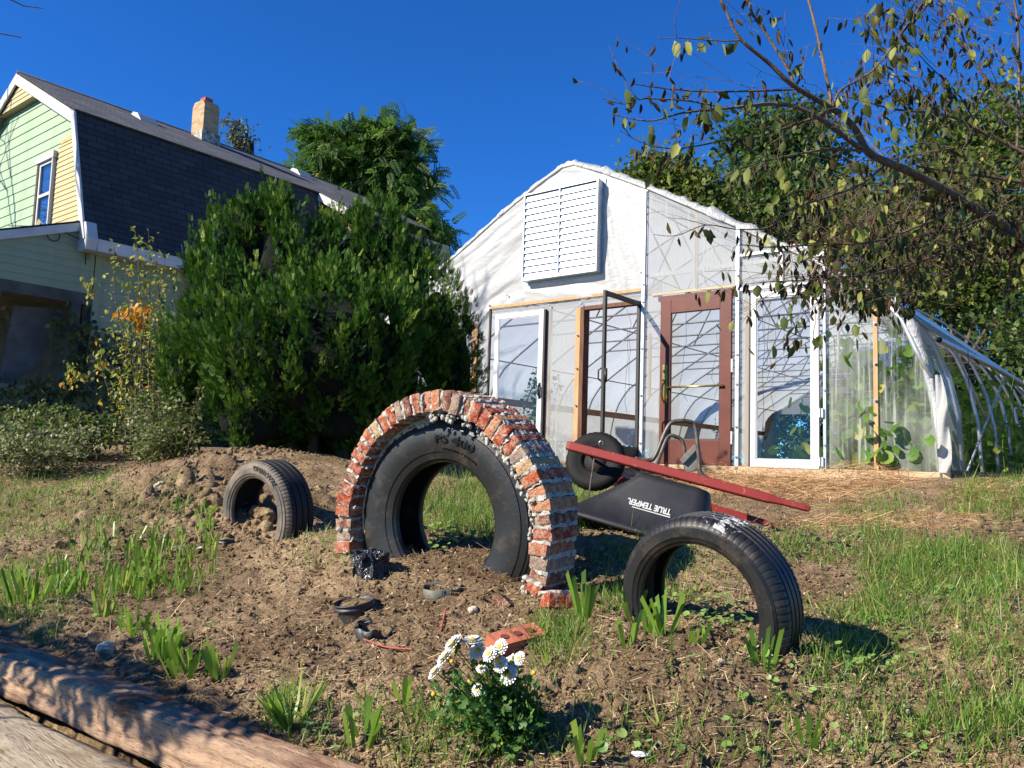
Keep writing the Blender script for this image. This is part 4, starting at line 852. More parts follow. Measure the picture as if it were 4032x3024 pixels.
# lettering on the tray side (upside down like the tray)
cu = bpy.data.curves.new('t', 'FONT'); cu.body = 'TRUE TEMPER.'; cu.size = 1; cu.extrude = .5; cu.offset = .035; to = bpy.data.objects.new('t', cu); COL.objects.link(to)
me = bpy.data.meshes.new_from_object(to.evaluated_get(bpy.context.evaluated_depsgraph_get())); bpy.data.objects.remove(to); bpy.data.curves.remove(cu)
wmax = max(v_.co.x for v_ in me.vertices)
def side_pt(u, t, off):   # u 0..1 along a from .93 to .49 ; t 0..1 upward on upside-down text = increasing h
    hh = .215+.036*t; a_ = .68-.25*u; w_ = float(np.interp(hh, [.08, .22, .37], [-.01, -.03, -.06])); return Wb(a_, w_-off, hh)
for v_ in me.vertices:
    u = v_.co.x/wmax; t = v_.co.y/.73; v_.co = Vector(side_pt(u, t, .004+.001*v_.co.z))
me.attributes.new('rnd', 'FLOAT', 'POINT'); finish(me, 'lettering', M_white, tray)
b = MB(); q = [side_pt(u, t, .005) for u, t in ((-.02, 1.18), (.86, 1.18), (.86, 1.34), (-.02, 1.34))]; b.poly(q); b.build('lettering', M_white, tray)
# wheel
wc = (.12, .17, .02); b = MB(); prof = [(.085, -.03), (.11, -.035), (.145, -.045), (.172, -.035), (.182, -.012), (.182, .012), (.172, .035), (.145, .045), (.11, .035), (.085, .03)]
AX = EW+.10*EL; AX /= np.linalg.norm(AX); A1 = EL-AX*(EL@AX); A1 /= np.linalg.norm(A1); A2 = np.cross(AX, A1); cw = HA+EL*.26+EW*.19+EH*-.0
WC = at(2345, 1816, 5.1)
b.sweep(prof+[prof[0]], 64, lambda a, r, x: WC-wb0+AX*x+r*1.02*(math.cos(a)*A1+math.sin(a)*A2)*(1.0+(.018 if (int(round(a/(2*math.pi)*64)) % 2 and r > .17) else 0)))
wh = b.build('wheel', mat('black_wheel_rubber', (.007, .007, .007), .7, 0, .2), wb, True);  # rubber extra dark, standing in for shadow on the wheel
M_rim = noisy('rusty_black_rim', (.008, .008, .008), (.02, .014, .012), 14, .7)
b = MB(); b.sweep([(.09, -.03), (.075, -.02), (.07, 0), (.075, .02), (.09, .03)], 32, lambda a, r, x: WC-wb0+AX*x+r*(math.cos(a)*A1+math.sin(a)*A2)); b.sweep([(.0, .01), (.075, .012), (.075, -.012), (0, -.01)], 24, lambda a, r, x: WC-wb0+AX*x+r*(math.cos(a)*A1+math.sin(a)*A2))
b.tube([WC-wb0-AX*.17, WC-wb0+AX*.2], .010, 8); b.build('rim', M_rim, wh, True)
b = MB(); p = lambda x, y, Y: at(x, y, Y)-wb0
b.tube([p(2362, 1760, 4.86), p(2358, 1742, 4.86), p(2366, 1733, 4.86), p(2374, 1742, 4.86), p(2370, 1760, 4.86)], .0035, 6); b.build('cotter_pin', M_bolt, wb, True)
# legs (bent tubes) and brace plates
M_leg = noisy('worn_black_tube', (.03, .028, .025), (.12, .09, .06), 30, .45, .1, .001, .5)
def path(pts): 
    P_ = np.array(pts); t = np.arange(len(P_)); tt = np.linspace(0, len(P_)-1, len(P_)*5)
    out = []
    for x in tt:
        i = min(int(x), len(P_)-2); f_ = x-i; p0, p1, p2, p3 = P_[max(i-1, 0)], P_[i], P_[i+1], P_[min(i+2, len(P_)-1)]
        out.append(.5*((2*p1)+(-p0+p2)*f_+(2*p0-5*p1+4*p2-p3)*f_**2+(-p0+3*p1-3*p2+p3)*f_**3))
    return out
b = MB(); b.tube(path([p(2500, 1806, 4.87), p(2555, 1812, 4.87), p(2580, 1795, 4.87), p(2625, 1690, 4.88), p(2655, 1660, 4.88), p(2715, 1660, 4.88), p(2738, 1685, 4.88), p(2752, 1800, 4.86), p(2758, 1860, 4.85), p(2790, 1885, 4.84)]), .0125, 8); b.build('leg', M_leg, wb, True)
b = MB(); b.tube(path([p(2585, 1840, 5.15), p(2600, 1790, 5.2), p(2630, 1722, 5.22), p(2660, 1719, 5.22), p(2690, 1745, 5.22), p(2702, 1850, 5.2), p(2720, 1900, 5.15)]), .0125, 8); b.build('leg', M_leg, wb, True)
b = MB(); b.prism([p(2686, 1818, 4.93), p(2742, 1757, 4.93), p(2749, 1840, 4.93), p(2708, 1868, 4.93)], np.array([.004, .03, 0])); b.beam(p(2683, 1818, 4.92), p(2742, 1756, 4.92), .03, .008, (0, 1, 0)); b.build('brace_plate', noisy('weathered_grey_plate', (.30, .27, .22), (.16, .13, .1), 16, .7, .2, .002), wb)
b = MB(); b.tube([p(2340, 1800, 4.9), p(2318, 1950, 4.85)], .006, 5); b.tube([p(2350, 1790, 4.9), p(2520, 1850, 4.9)], .008, 5); b.build('strut', M_leg, wb)
# ---------------------------------------------------------------- vegetation helpers
def pinnate(np_, w, taper=.6, droop=.12, lw=.5):
    v = [[-.012, 0, 0], [.012, 0, 0], [0, 1, -droop]]; f = [[0, 1, 2]]
    for i in range(np_):
        y = .12+.85*i/np_; s_ = w*(1-taper*i/np_); l = lw/np_
        for sd in (-1, 1):
            o = len(v); z = -droop*y*y; v += [[0, y, z], [sd*s_*.55, y+l*.05, z+.02], [sd*s_, y+l*.9+.05, z-.02], [sd*s_*.4, y+l*1.1, z]]
            f += [[o, o+1, o+2], [o, o+2, o+3]]
    return np.array(v), np.array(f)
SPRAY = pinnate(5, .30, .65, -.08, .9); LOCUST = pinnate(6, .26, .3, .22, .8)
def unit(n): 
    d = rng.normal(size=(n, 3)); return d/np.linalg.norm(d, axis=1, keepdims=True)
def crown_points(blobs, n, shell=.75):
    """blobs (x,y,z,rx,ry,rz)"""
    B = np.array(blobs); w = B[:, 3]*B[:, 5]; idx = rng.choice(len(B), n, p=w/w.sum()); d = unit(n)
    r = shell+(1-shell)*rng.random(n)**.6; b = B[idx]; return b[:, :3]+d*r[:, None]*b[:, 3:6], d, idx
def clumped(blobs, nclump, per, crad, size, tmpl, m, name, parent, up=.2, shell=.6, droop=0., jit=1.):
    C, D, _ = crown_points(blobs, nclump, shell); n = nclump*per
    cr = crad*rng.uniform(.5, 1.3, nclump); off = rng.normal(size=(n, 3))*np.repeat(cr, per)[:, None]*np.array([1, 1, .55])
    P = np.repeat(C, per, 0)+off; d = np.repeat(D, per, 0)*.6+rng.normal(size=(n, 3))*.6*jit+np.array([0, 0, up]); d[:, 2] -= droop
    Bm = basis(d, None, rng.uniform(-1.2, 1.2, n)); tone = np.repeat(np.clip(rng.normal(.5, .18, nclump), 0, 1), per)+rng.normal(size=n)*.12
    V, Fq, r = scatter(tmpl[0], tmpl[1], P, Bm, size*rng.uniform(.6, 1.3, n), np.clip(tone, 0, 1)); arr_mesh(name, V, Fq, r, m, parent=parent); return C
M_bark = noisy('grey_brown_bark', (.09, .06, .04), (.20, .145, .10), 12, .9, .7, .02, stretch=(3, 3, .6))
M_barkd = noisy('dark_bark', (.06, .045, .035), (.11, .085, .06), 12, .9, .7, .02, stretch=(3, 3, .6))
def limbs(mb, base, targets, r0, r1, wob=.3):
    base = np.array(base, float)
    for t in targets:
        t = np.array(t); n = 6; pts = [base+(t-base)*k/n+np.array([0, 0, 1])*math.sin(k/n*math.pi)*.08*np.linalg.norm(t-base)+(rng.normal(size=3)*wob*.1 if 0 < k < n else 0) for k in range(n+1)]
        mb.tube(pts, list(np.linspace(r0, r1, n+1)), 5, False)
def bigtree(name, label, px, py_blobs, Y, nclump, per, crad, size, tmpl, m, base_z=0, tr=.2, droop=0., group=None, shell=.5, bark=None, up=.2, jit=1.):
    """py_blobs: (px, py, Y, rpx_x, rpx_z)"""
    bl = []
    for x, y, Yb, rx, rz in py_blobs:
        c = at(x, y, Yb); bl.append((c[0], c[1], c[2], rx/FPX*Yb, (rx+rz)/2/FPX*Yb, rz/FPX*Yb))
    b0 = at(px, 1800, Y); e = empty(name, (b0[0], b0[1], base_z), label, 'tree' if 'tree' in name else 'shrub', 0, group); o0 = np.array([b0[0], b0[1], base_z])
    bl = [(b[0]-o0[0], b[1]-o0[1], b[2]-o0[2], *b[3:]) for b in bl]
    C = clumped(bl, nclump, per, crad, size, tmpl, m, 'crown', e, shell=shell, droop=droop, up=up, jit=jit)
    mb = MB(); zc = np.mean([b[2] for b in bl]); mb.tube([(0, 0, -.2), (tr*.4, 0, zc*.35), (0, tr*.3, zc*.75)], [tr, tr*.8, tr*.55], 8)
    for b in bl: mb.tube([(0, tr*.2, zc*.55), (b[0]*.5, b[1]*.5, (zc*.6+b[2]*.4)), (b[0], b[1], b[2])], [tr*.5, tr*.35, tr*.2], 6, False)
    for c in C[rng.permutation(len(C))[:110]]:
        j = int(np.argmin([np.sum((np.array(b[:3])-c)**2) for b in bl])); bb_ = np.array(bl[j][:3]); limbs(mb, bb_*np.array([1, 1, .95]), [c], tr*.16, tr*.03, .5)
    mb.build('trunk', bark or M_barkd, e, True); return e
# ---------------------------------------------------------------- evergreen
M_ever = leafmat('evergreen_spray', [(0, (.008, .022, .004)), (.45, (.026, .078, .008)), (.8, (.075, .150, .014)), (1, (.22, .28, .05))], .2, .6, .15)
EY = 8.2; EB = [(1280, 1480, 8.3, 500, 350), (780, 1230, 8.1, 105, 240), (1000, 1030, 8.2, 135, 240), (890, 1080, 8.2, 100, 230), (1110, 1060, 8.1, 110, 255), (1250, 1150, 8.2, 150, 270), (1400, 1090, 8.3, 110, 220), (1490, 1060, 8.3, 115, 230), (1610, 1180, 8.2, 105, 230), (1720, 1340, 8.2, 110, 240), (1800, 1490, 8.3, 65, 240), (745, 1420, 8.0, 75, 260), (1240, 1400, 7.6, 440, 310), (930, 1300, 7.8, 220, 260), (1010, 1640, 7.6, 200, 130), (1400, 1640, 7.7, 280, 130)]
c0 = at(1290, 1790, EY); ev = empty('evergreen_shrub', (c0[0], c0[1], 0), 'large dense dark green arborvitae shrub between the house and the greenhouse', 'shrub'); o0 = np.array([c0[0], c0[1], 0.])
bl = []
for x, y, Yb, rx, rz in EB: c = at(x, y, Yb)-o0; bl.append((c[0], c[1], c[2], rx/FPX*Yb, (rx*.6+rz*.4)/FPX*Yb*.85, rz/FPX*Yb))
BL = np.array(bl)
def inside(P, k=.9, skip=None):
    q = (((P[:, None]-BL[None, :, :3])/(BL[None, :, 3:6]*k))**2).sum(2)
    if skip is not None: q[np.arange(len(P)), skip] = 9
    return (q < 1).any(1)
npl = 6200; C, D, idx = crown_points(bl, npl, .93); gul = vnoise(C[:, 0]*4.5+C[:, 1]*3, C[:, 2]*1.3, 201); C = C-D*(np.clip(.62-gul, 0, 1)*.42)[:, None]; ok = (rng.random(npl) < .55+1.1*gul) & ~inside(C, .93, idx) & (C[:, 2] > -.05) & (D[:, 1] < .45); C = C[ok]; D = D[ok]; npl = len(C)
per = 17; L_ = rng.uniform(.10, .30, npl)*(1+.6*(rng.random(npl) < .12))
ax = D*.42+np.array([0, 0, 1.])+rng.normal(size=(npl, 3))*.13; ax /= np.linalg.norm(ax, axis=1, keepdims=True)
u = np.tile(np.linspace(0, 1, per), npl); A = np.repeat(ax, per, 0); n = npl*per; side = unit(n)
P = np.repeat(C, per, 0)+A*(u*np.repeat(L_, per))[:, None]+side*(.05*(1-u*.75))[:, None]
dd = A*.9+side*(.75*(1-u*.6))[:, None]; Bm = basis(dd, None, rng.uniform(-1.5, 1.5, n))
gulk = vnoise(C[:, 0]*4.5+C[:, 1]*3, C[:, 2]*1.3, 201); tone = np.repeat(rng.normal(.40, .16, npl)+(gulk-.5)*.25+.35*(rng.random(npl) < .05), per)+u*.22+rng.normal(size=n)*.07  # gullies darker and tips lighter: shade and light put into spray tone
V, Fq, r = scatter(SPRAY[0], SPRAY[1], P, Bm, rng.uniform(.038, .085, n), np.clip(tone, 0, 1)); arr_mesh('crown', V, Fq, r, M_ever, parent=ev)
M_core = noisy('evergreen_shade_core', (.002, .005, .002), (.006, .010, .004), 12, .95, .8, .05)  # near-black core blobs stand in for deep shade between the sprays
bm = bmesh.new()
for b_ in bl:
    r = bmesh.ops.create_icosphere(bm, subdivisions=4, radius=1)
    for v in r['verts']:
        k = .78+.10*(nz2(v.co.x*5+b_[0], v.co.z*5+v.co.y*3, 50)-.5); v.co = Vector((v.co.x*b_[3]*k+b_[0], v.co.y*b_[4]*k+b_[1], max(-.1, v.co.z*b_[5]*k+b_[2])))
me = bpy.data.meshes.new('shade_core'); bm.to_mesh(me); bm.free(); finish(me, 'shade_core', M_core, ev, True)
b = MB(); 
for i in range(7): a_ = i*.9; b.tube([(.5*math.cos(a_)*.5, .3*math.sin(a_), -.1), (.5*math.cos(a_), .3*math.sin(a_), .5), (.7*math.cos(a_), .4*math.sin(a_), .9)], [.06, .04, .02], 6)
b.build('trunk', M_bark, ev, True)
# ---------------------------------------------------------------- far trees
M_loc = leafmat('locust_leaf', [(0, (.020, .055, .010)), (.5, (.055, .125, .018)), (.85, (.12, .19, .03)), (1, (.30, .30, .10))], .35)
M_far = leafmat('distant_leaf', [(0, (.025, .055, .014)), (.5, (.06, .11, .025)), (1, (.13, .17, .04))], .35)
M_far2 = leafmat('yellowing_leaf', [(0, (.04, .07, .012)), (.5, (.10, .145, .025)), (1, (.24, .25, .06))], .4)
M_thk = leafmat('thicket_leaf', [(0, (.015, .03, .008)), (.5, (.045, .08, .016)), (.85, (.11, .16, .03)), (1, (.20, .17, .05))], .3)
bigtree('locust_tree', 'feathery green locust tree rising behind the house roof', 1450, [(1400, 640, 24, 170, 120), (1520, 560, 24, 110, 50), (1300, 560, 24, 70, 45), (1330, 690, 24, 110, 90), (1540, 760, 24, 120, 110), (1640, 840, 23, 60, 40), (1500, 880, 24, 130, 80), (1610, 690, 24, 80, 50), (1640, 960, 23, 70, 45), (1230, 670, 25, 50, 30), (1250, 520, 24, 40, 18), (1540, 505, 24, 40, 14), (1690, 900, 23, 55, 18)], 24, 330, 26, .30, .42, LOCUST, M_loc, tr=.16, droop=.5, up=.1, shell=.3, group='trees beyond the buildings')
M_sp = leafmat('sparse_leaf', [(0, (.05, .06, .03)), (1, (.16, .19, .10))], .3)
bigtree('small_tree', 'thin sparse treetop showing above the roof beside the chimney', 945, [(940, 540, 30, 42, 60), (920, 500, 30, 24, 30), (965, 580, 30, 30, 40)], 30, 60, 10, .22, .14, SIMPLE, M_sp, tr=.16, shell=.2, group='trees beyond the buildings')
bigtree('tall_tree', 'tall dark green tree behind the greenhouse ridge', 3030, [(3100, 480, 28, 130, 90), (3000, 560, 28, 150, 110), (3120, 640, 28, 190, 130), (3050, 800, 27, 220, 150), (3220, 850, 27, 190, 170), (3000, 950, 27, 220, 130), (3250, 1000, 27, 160, 130)], 28, 620, 34, .5, .21, SIMPLE, M_far, tr=.22, shell=.45, group='trees beyond the buildings')
bigtree('round_tree', 'lighter green bushy tree beside the greenhouse peak', 2640, [(2600, 690, 24, 110, 80), (2520, 720, 24, 60, 45), (2700, 760, 24, 130, 100), (2800, 850, 24, 120, 110)], 24, 240, 34, .34, .17, SIMPLE, M_far2, tr=.22, shell=.45, group='trees beyond the buildings')
bigtree('spreading_tree', 'yellow green tree filling the view beyond the greenhouse side', 3800, [(3800, 560, 19, 200, 130), (3980, 500, 18, 200, 160), (3620, 690, 20, 130, 100), (3500, 820, 20, 120, 110), (3700, 850, 19, 260, 150), (3950, 780, 18, 220, 200), (3560, 1010, 20, 190, 130), (3850, 1050, 19, 260, 160), (4050, 1000, 18, 200, 200)], 24, 640, 34, .34, .15, SIMPLE, M_far2, tr=.12, shell=.35, group='trees beyond the buildings')
bigtree('dark_thicket_tree', 'dark leafy tree low behind the open greenhouse side', 3750, [(3560, 1120, 21, 160, 120), (3760, 1180, 20, 220, 140), (3960, 1220, 19, 200, 150), (4080, 1350, 17, 160, 200), (3900, 1450, 22, 260, 160)], 19, 420, 32, .3, .14, SIMPLE, M_thk, tr=.12, shell=.35, group='trees beyond the buildings')
# low growth along the far side of the greenhouse and behind it
def hedge(name, label, pts, r, h, nper, size, m, cat='hedge', kind=None, tm=SIMPLE, core=None):
    V_ = []; 
    for (x, y, z) in pts:
        n = nper; d = unit(n); rr = (.55+.45*rng.random(n)**.5)[:, None]; P = np.array([x, y, z])+d*rr*np.array([r, r, h]); 
        P = P[P[:, 2] > z-h*.95]; V_.append(P)
    P = np.concatenate(V_); n = len(P); dd = rng.normal(size=(n, 3))+np.array([0, 0, .3]); tone = np.clip(rng.normal(.5, .2, n), 0, 1)
    V, Fq, r_ = scatter(tm[0], tm[1], P, basis(dd, None, rng.uniform(-1, 1, n)), size*rng.uniform(.6, 1.4, n), tone); return arr_mesh(name, V, Fq, r_, m, label=label, cat=cat, kind=kind)
pts = []
for k in range(22):
    g = G(-6.1+rng.normal()*.3, .5+k*.75, .55+rng.uniform(-.1, .3)); pts.append(g)
hedge('overgrown_hedge', 'overgrown leafy hedge along the far side of the greenhouse', pts, .75, .9, 900, .10, M_thk)
pts = [G(s_, 20.5+rng.normal()*.5, z_+rng.normal()*.2) for s_ in np.linspace(-6, 9, 20) for z_ in (.6, 1.8, 2.8)]
hedge('rear_hedge', 'leafy hedge growing across behind the greenhouse', pts, 1.1, 1.1, 700, .16, M_thk)
pts = [G(6.2+rng.uniform(-.3, .5), .8+k*1.0, .45+rng.normal()*.15) for k in range(13)]
hedge('undergrowth', 'dark undergrowth outside the open greenhouse side', pts, .7, .75, 500, .08, M_thk, 'undergrowth', 'stuff')
# board fence to the right behind
M_fence = noisy('red_brown_fence', (.34, .16, .08), (.22, .10, .05), 6, .8, .3, .01)
fe = empty('board_fence', G(9.5, 10, 0), 'reddish board fence seen through the open greenhouse side', 'fence', ROTZ); b = MB()
for k in range(80): b.box(0+rng.uniform(-.01, .01), .025, -8+k*.16, -8+k*.16+.15, 0, 1.75)
b.build('board', M_fence, fe); b = MB(); b.box(.03, .08, -8, 4.8, .3, .4); b.box(.03, .08, -8, 4.8, 1.3, 1.4); b.build('rail', M_fence, fe)
# ---------------------------------------------------------------- mulberry boughs in front
M_mul = leafmat('curling_mulberry_leaf', [(0, (.030, .015, .008)), (.18, (.07, .035, .014)), (.34, (.045, .04, .010)), (.6, (.06, .085, .018)), (.85, (.14, .16, .03)), (1, (.24, .24, .06))], .16, .55, .2)
mul = empty('mulberry_tree', (4.3, 4.9, -.35), 'nearly bare mulberry tree with curling leaves reaching in over the greenhouse', 'tree'); mo = np.array([4.3, 4.9, -.35])
sx = lambda x, y, Y: at(2200+x*.828, y*.828, Y)
BR = [([(2600, 1600, 4.9), (2212, 1160, 4.5), (1950, 970, 4.3), (1700, 830, 4.15), (1560, 770, 4.05), (1470, 720, 4.0), (1400, 600, 3.95), (1305, 520, 3.9), (1120, 410, 3.8), (1000, 300, 3.75), (860, 180, 3.7), (800, 60, 3.7), (740, -80, 3.7)], .028, .004),
      ([(1470, 715, 4.0), (1400, 680, 3.95), (1250, 570, 3.85), (1130, 510, 3.8), (1000, 495, 3.75), (800, 515, 3.7), (600, 535, 3.65), (430, 575, 3.6), (250, 540, 3.6)], .014, .002),
      ([(1305, 520, 3.9), (1270, 350, 3.95), (1215, 100, 4.0), (1170, -60, 4.0)], .010, .006), ([(1120, 410, 3.8), (1090, 330, 3.8), (1000, 180, 3.8), (920, 60, 3.8), (890, -70, 3.8)], .008, .005),
      ([(1120, 425, 3.8), (950, 432, 3.75), (700, 435, 3.7), (500, 420, 3.65), (360, 400, 3.6)], .006, .002), ([(800, 515, 3.7), (620, 480, 3.65), (430, 468, 3.6), (370, 465, 3.58), (300, 350, 3.55), (240, 220, 3.55)], .005, .0015),
      ([(370, 475, 3.58), (310, 495, 3.55), (210, 470, 3.5)], .003, .0015), ([(870, 190, 3.7), (800, 195, 3.7), (700, 190, 3.68), (560, 180, 3.65), (460, 185, 3.65)], .004, .0015),
      ([(1480, 722, 4.0), (1300, 710, 3.9), (1100, 740, 3.8), (900, 790, 3.75), (700, 880, 3.7)], .008, .002), ([(1300, 530, 3.9), (1100, 600, 3.85), (950, 650, 3.8), (800, 665, 3.75), (650, 695, 3.7), (520, 705, 3.65), (400, 680, 3.62), (290, 620, 3.6)], .007, .0015),
      ([(2300, 770, 4.6), (2000, 620, 4.6), (1850, 550, 4.5), (1600, 520, 4.4), (1450, 480, 4.3), (1300, 450, 4.2)], .012, .002), ([(2300, 890, 4.6), (2100, 850, 4.5), (1900, 820, 4.4), (1700, 790, 4.3)], .010, .006),
      ([(1560, 780, 4.05), (1430, 880, 4.0), (1300, 930, 3.95), (1100, 1000, 3.9), (1000, 1080, 3.85), (850, 1090, 3.8), (700, 1070, 3.8), (560, 1120, 3.75), (450, 1115, 3.75)], .007, .0012),
      ([(1950, 980, 4.3), (1700, 1080, 4.2), (1500, 1150, 4.1), (1200, 1165, 4.0), (1000, 1175, 3.95), (860, 1165, 3.9), (820, 1200, 3.9)], .007, .0015), ([(2100, 1100, 4.4), (1750, 1230, 4.3), (1500, 1300, 4.2), (1200, 1330, 4.1), (1000, 1340, 4.0), (900, 1350, 4.0)], .007, .0015),
      ([(1305, 530, 3.9), (1340, 430, 4.2), (1500, 330, 4.3), (1640, 140, 4.4), (1700, 60, 4.4), (1780, -80, 4.4)], .006, .003), ([(2212, 560, 4.8), (2050, 400, 4.8), (1950, 250, 4.8), (1900, 100, 4.8), (1850, -60, 4.8)], .009, .004), ([(2180, 700, 4.9), (2190, 400, 4.9), (2180, 100, 4.9), (2150, -80, 4.9)], .010, .006),
      ([(2000, 620, 4.6), (1900, 450, 4.6), (1750, 300, 4.5), (1600, 130, 4.5)], .005, .002), ([(1850, 560, 4.5), (1700, 430, 4.5), (1560, 340, 4.4), (1500, 300, 4.4)], .004, .002), ([(1700, 830, 4.15), (1560, 760, 4.3), (1400, 560, 4.5), (1380, 380, 4.5)], .005, .002)]
mb = MB(); twig = []
def spline(pts, k=4): return path(pts) if len(pts) > 2 else [np.array(p) for p in pts]
nodes = []
for pts, r0, r1 in BR:
    P = [sx(*q)-mo for q in pts]; P = path(P); mb.tube(P, list(np.linspace(r0, r1, len(P))), 7 if r0 > .01 else 5, False)
    L = sum(np.linalg.norm(P[i+1]-P[i]) for i in range(len(P)-1)); nodes.append((P, r0, r1, L))
mb.tube([(0, 0, -.2), (-.05, -.05, .6), (-.25, -.2, 1.0), sx(2600, 1600, 4.9)-mo], [.09, .075, .05, .03], 10)
mb.tube([(0, 0, .3), (.1, .1, 1.6), sx(2300, 890, 4.6)-mo], [.07, .05, .014], 8, False); mb.tube([(.1, .1, 1.6), sx(2300, 770, 4.6)-mo], [.03, .012], 6, False); mb.tube([(.1, .1, 1.6), (.1, .1, 2.3), sx(2180, 700, 4.9)-mo], [.04, .03, .01], 6, False); mb.tube([(.1, .1, 2.3), sx(2212, 560, 4.8)-mo], [.025, .01], 6, False); mb.tube([(.05, .05, 1.2), sx(2100, 1100, 4.4)-mo], [.03, .008], 6, False)
lp = []; tips = []
def mktwig(p, d, l, r, lev, dens):
    n = 5; pts = [p]; q = np.array(p); dd = d/np.linalg.norm(d)
    for k in range(n):
        dd = dd+rng.normal(size=3)*.16+np.array([0, 0, -.02]); dd /= np.linalg.norm(dd); q = q+dd*l/n; pts.append(q.copy())
        if lev > 0 and rng.random() < .55: mktwig(q, dd+rng.normal(size=3)*.7, l*rng.uniform(.35, .7), r*.6, lev-1, dens)
        if rng.random() < dens: lp.append(q.copy())
    mb.tube(pts, list(np.linspace(r, max(.0009, r*.35), n+1)), 4, False)
for bi, (P, r0, r1, L) in enumerate(nodes):
    for i in range(2, len(P)-1):
        f_ = i/len(P); px, py = proj((P[i]+mo)[None])[0]
        right = px > 3050; low = right and py > 550
        dens = .5 if low else (.4 if right else .3)
        sp = np.linalg.norm(P[i+1]-P[i]); 
        if r0-(r0-r1)*f_ < .006 and rng.random() < sp*(20 if not right else 16): lp.append(P[i]+0)
        if rng.random() < sp*(3.0 if not right else 5):
            d = P[min(i+1, len(P)-1)]-P[i-1]; d = d/np.linalg.norm(d)*.8+rng.normal(size=3)*.55; mktwig(P[i], d, rng.uniform(.10, .30) if not right else rng.uniform(.2, .6), .0022, 1 if right else (1 if rng.random() < .3 else 0), dens)
# extra dense sprays on the right side
for _ in range(190):
    x = rng.uniform(3150, 4100); y = rng.triangular(600, 950, 1220)+(x-3600)*-.1
    p = at(x, y, rng.uniform(4.2, 5.6))-mo; d = np.array([-1, rng.normal()*.5, rng.normal()*.5]); mktwig(p-d*.2, d, rng.uniform(.25, .6), .0028, 1, .42)
for _ in range(55):
    x = rng.uniform(3450, 4100); y = rng.uniform(-60, 650); p = at(x, y, rng.uniform(4.3, 5.2))-mo; mktwig(p, np.array([-.7, rng.normal()*.4, .5+rng.normal()*.4]), rng.uniform(.2, .5), .0025, 1, .42)
for _ in range(36):
    x = rng.uniform(3150, 3560); y = rng.uniform(1050, 1180)+(x-3000)*.12; p = at(x, y, rng.uniform(3.9, 4.4))-mo; mktwig(p+np.array([.15, 0, .03]), np.array([-1, rng.normal()*.3, -.1+rng.normal()*.2]), rng.uniform(.1, .3), .0018, 0, .75)
mb.build('trunk', M_bark, mul, True)
lp = np.array(lp); n = len(lp); print('mulberry leaves', n)
CURL = tri_fix((np.array([[0, 0, 0], [-.20, .30, .16], [0, .30, 0], [.20, .30, .16], [-.17, .68, .20], [0, .66, .04], [.17, .68, .20], [.03, 1.0, .16]]), np.array([[0, 2, 1, 1], [0, 3, 2, 2], [1, 2, 5, 4], [2, 3, 6, 5], [4, 5, 7, 7], [5, 6, 7, 7]])))
d = rng.normal(size=(n, 3))*.35+np.array([0, 0, -1.]); pet = rng.normal(size=(n, 3))*.012+np.array([0, 0, -.016]); up = unit(n)
tone = np.where(rng.random(n) < .6, rng.uniform(0, .34, n), rng.uniform(.35, 1, n)); sc = rng.uniform(.045, .085, n)*np.where(tone < .33, .8, 1.05)
S = np.column_stack([sc*np.where(tone < .33, .75, 1.35), sc, sc*np.where(tone < .33, 1.3, .8)])
V, Fq, r = scatter(CURL[0], CURL[1], lp+pet, basis(d, up), S, tone)
pb = scatter(STICK[0]*np.array([.02, 1, .02]), STICK[1], lp, basis(pet), np.linalg.norm(pet, axis=1), np.full(n, .9)); pb = (pb[0], pb[1], pb[2])
V, Fq, r = joinarr([(V, Fq, r), pb]); arr_mesh('crown', V, Fq, r, M_mul, parent=mul)
# ---------------------------------------------------------------- shrubs on the left
M_yl = leafmat('yellow_green_leaf', [(0, (.05, .08, .012)), (.4, (.17, .22, .035)), (.75, (.36, .36, .07)), (.9, (.55, .36, .04)), (1, (.60, .22, .03))], .35, .5)
M_br = leafmat('bramble_leaf', [(0, (.03, .05, .012)), (.4, (.08, .12, .025)), (.75, (.17, .20, .07)), (1, (.30, .28, .16))], .3, .45)
def stems(name, label, cat, base, tips_, per, size, m, rs=.008, spread=.05, tone=(.5, .2), group=None, tm=LEAF, bark=None, kind=None):
    base = np.array(base, float); e = empty(name, base, label, cat, 0, group); mb = MB(); Ps = []; Ds = []
    for t in tips_:
        t = np.array(t)-base; s0 = np.array([t[0]*.25+rng.normal()*.05, t[1]*.25+rng.normal()*.05, -.05]); pts = path([s0, s0*.5+t*.35+rng.normal(size=3)*.06, t*.75+rng.normal(size=3)*.05, t])
        mb.tube(pts, list(np.linspace(rs, rs*.25, len(pts))), 4, False); pp = np.array(pts); k = rng.uniform(.15, 1, per)*(len(pp)-1); i = np.minimum(k.astype(int), len(pp)-2); f_ = (k-i)[:, None]
        Ps.append(pp[i]*(1-f_)+pp[i+1]*f_+rng.normal(size=(per, 3))*spread*(1.3-k/len(pp))[:, None]); Ds.append(rng.normal(size=(per, 3))*.8+np.array([0, 0, .25]))
    P = np.concatenate(Ps); n = len(P); V, Fq, r = scatter(tm[0], tm[1], P, basis(np.concatenate(Ds), None, rng.uniform(-1, 1, n)), size*rng.uniform(.5, 1.3, n), np.clip(rng.normal(tone[0], tone[1], n), 0, 1))
    arr_mesh('foliage', V, Fq, r, m, parent=e); mb.build('stem', bark or M_bark, e, True); return e
tp = [at(x, y, 9.0+rng.normal()*.15) for x, y in [(530, 895), (585, 900), (450, 965), (650, 1010), (680, 1050), (540, 1000), (600, 980), (490, 1060), (560, 1080), (620, 1100), (500, 1150), (590, 1170), (640, 1200), (470, 1230), (540, 1200), (610, 1260), (420, 1290), (660, 1290), (560, 1300), (390, 1420), (640, 1380)]]
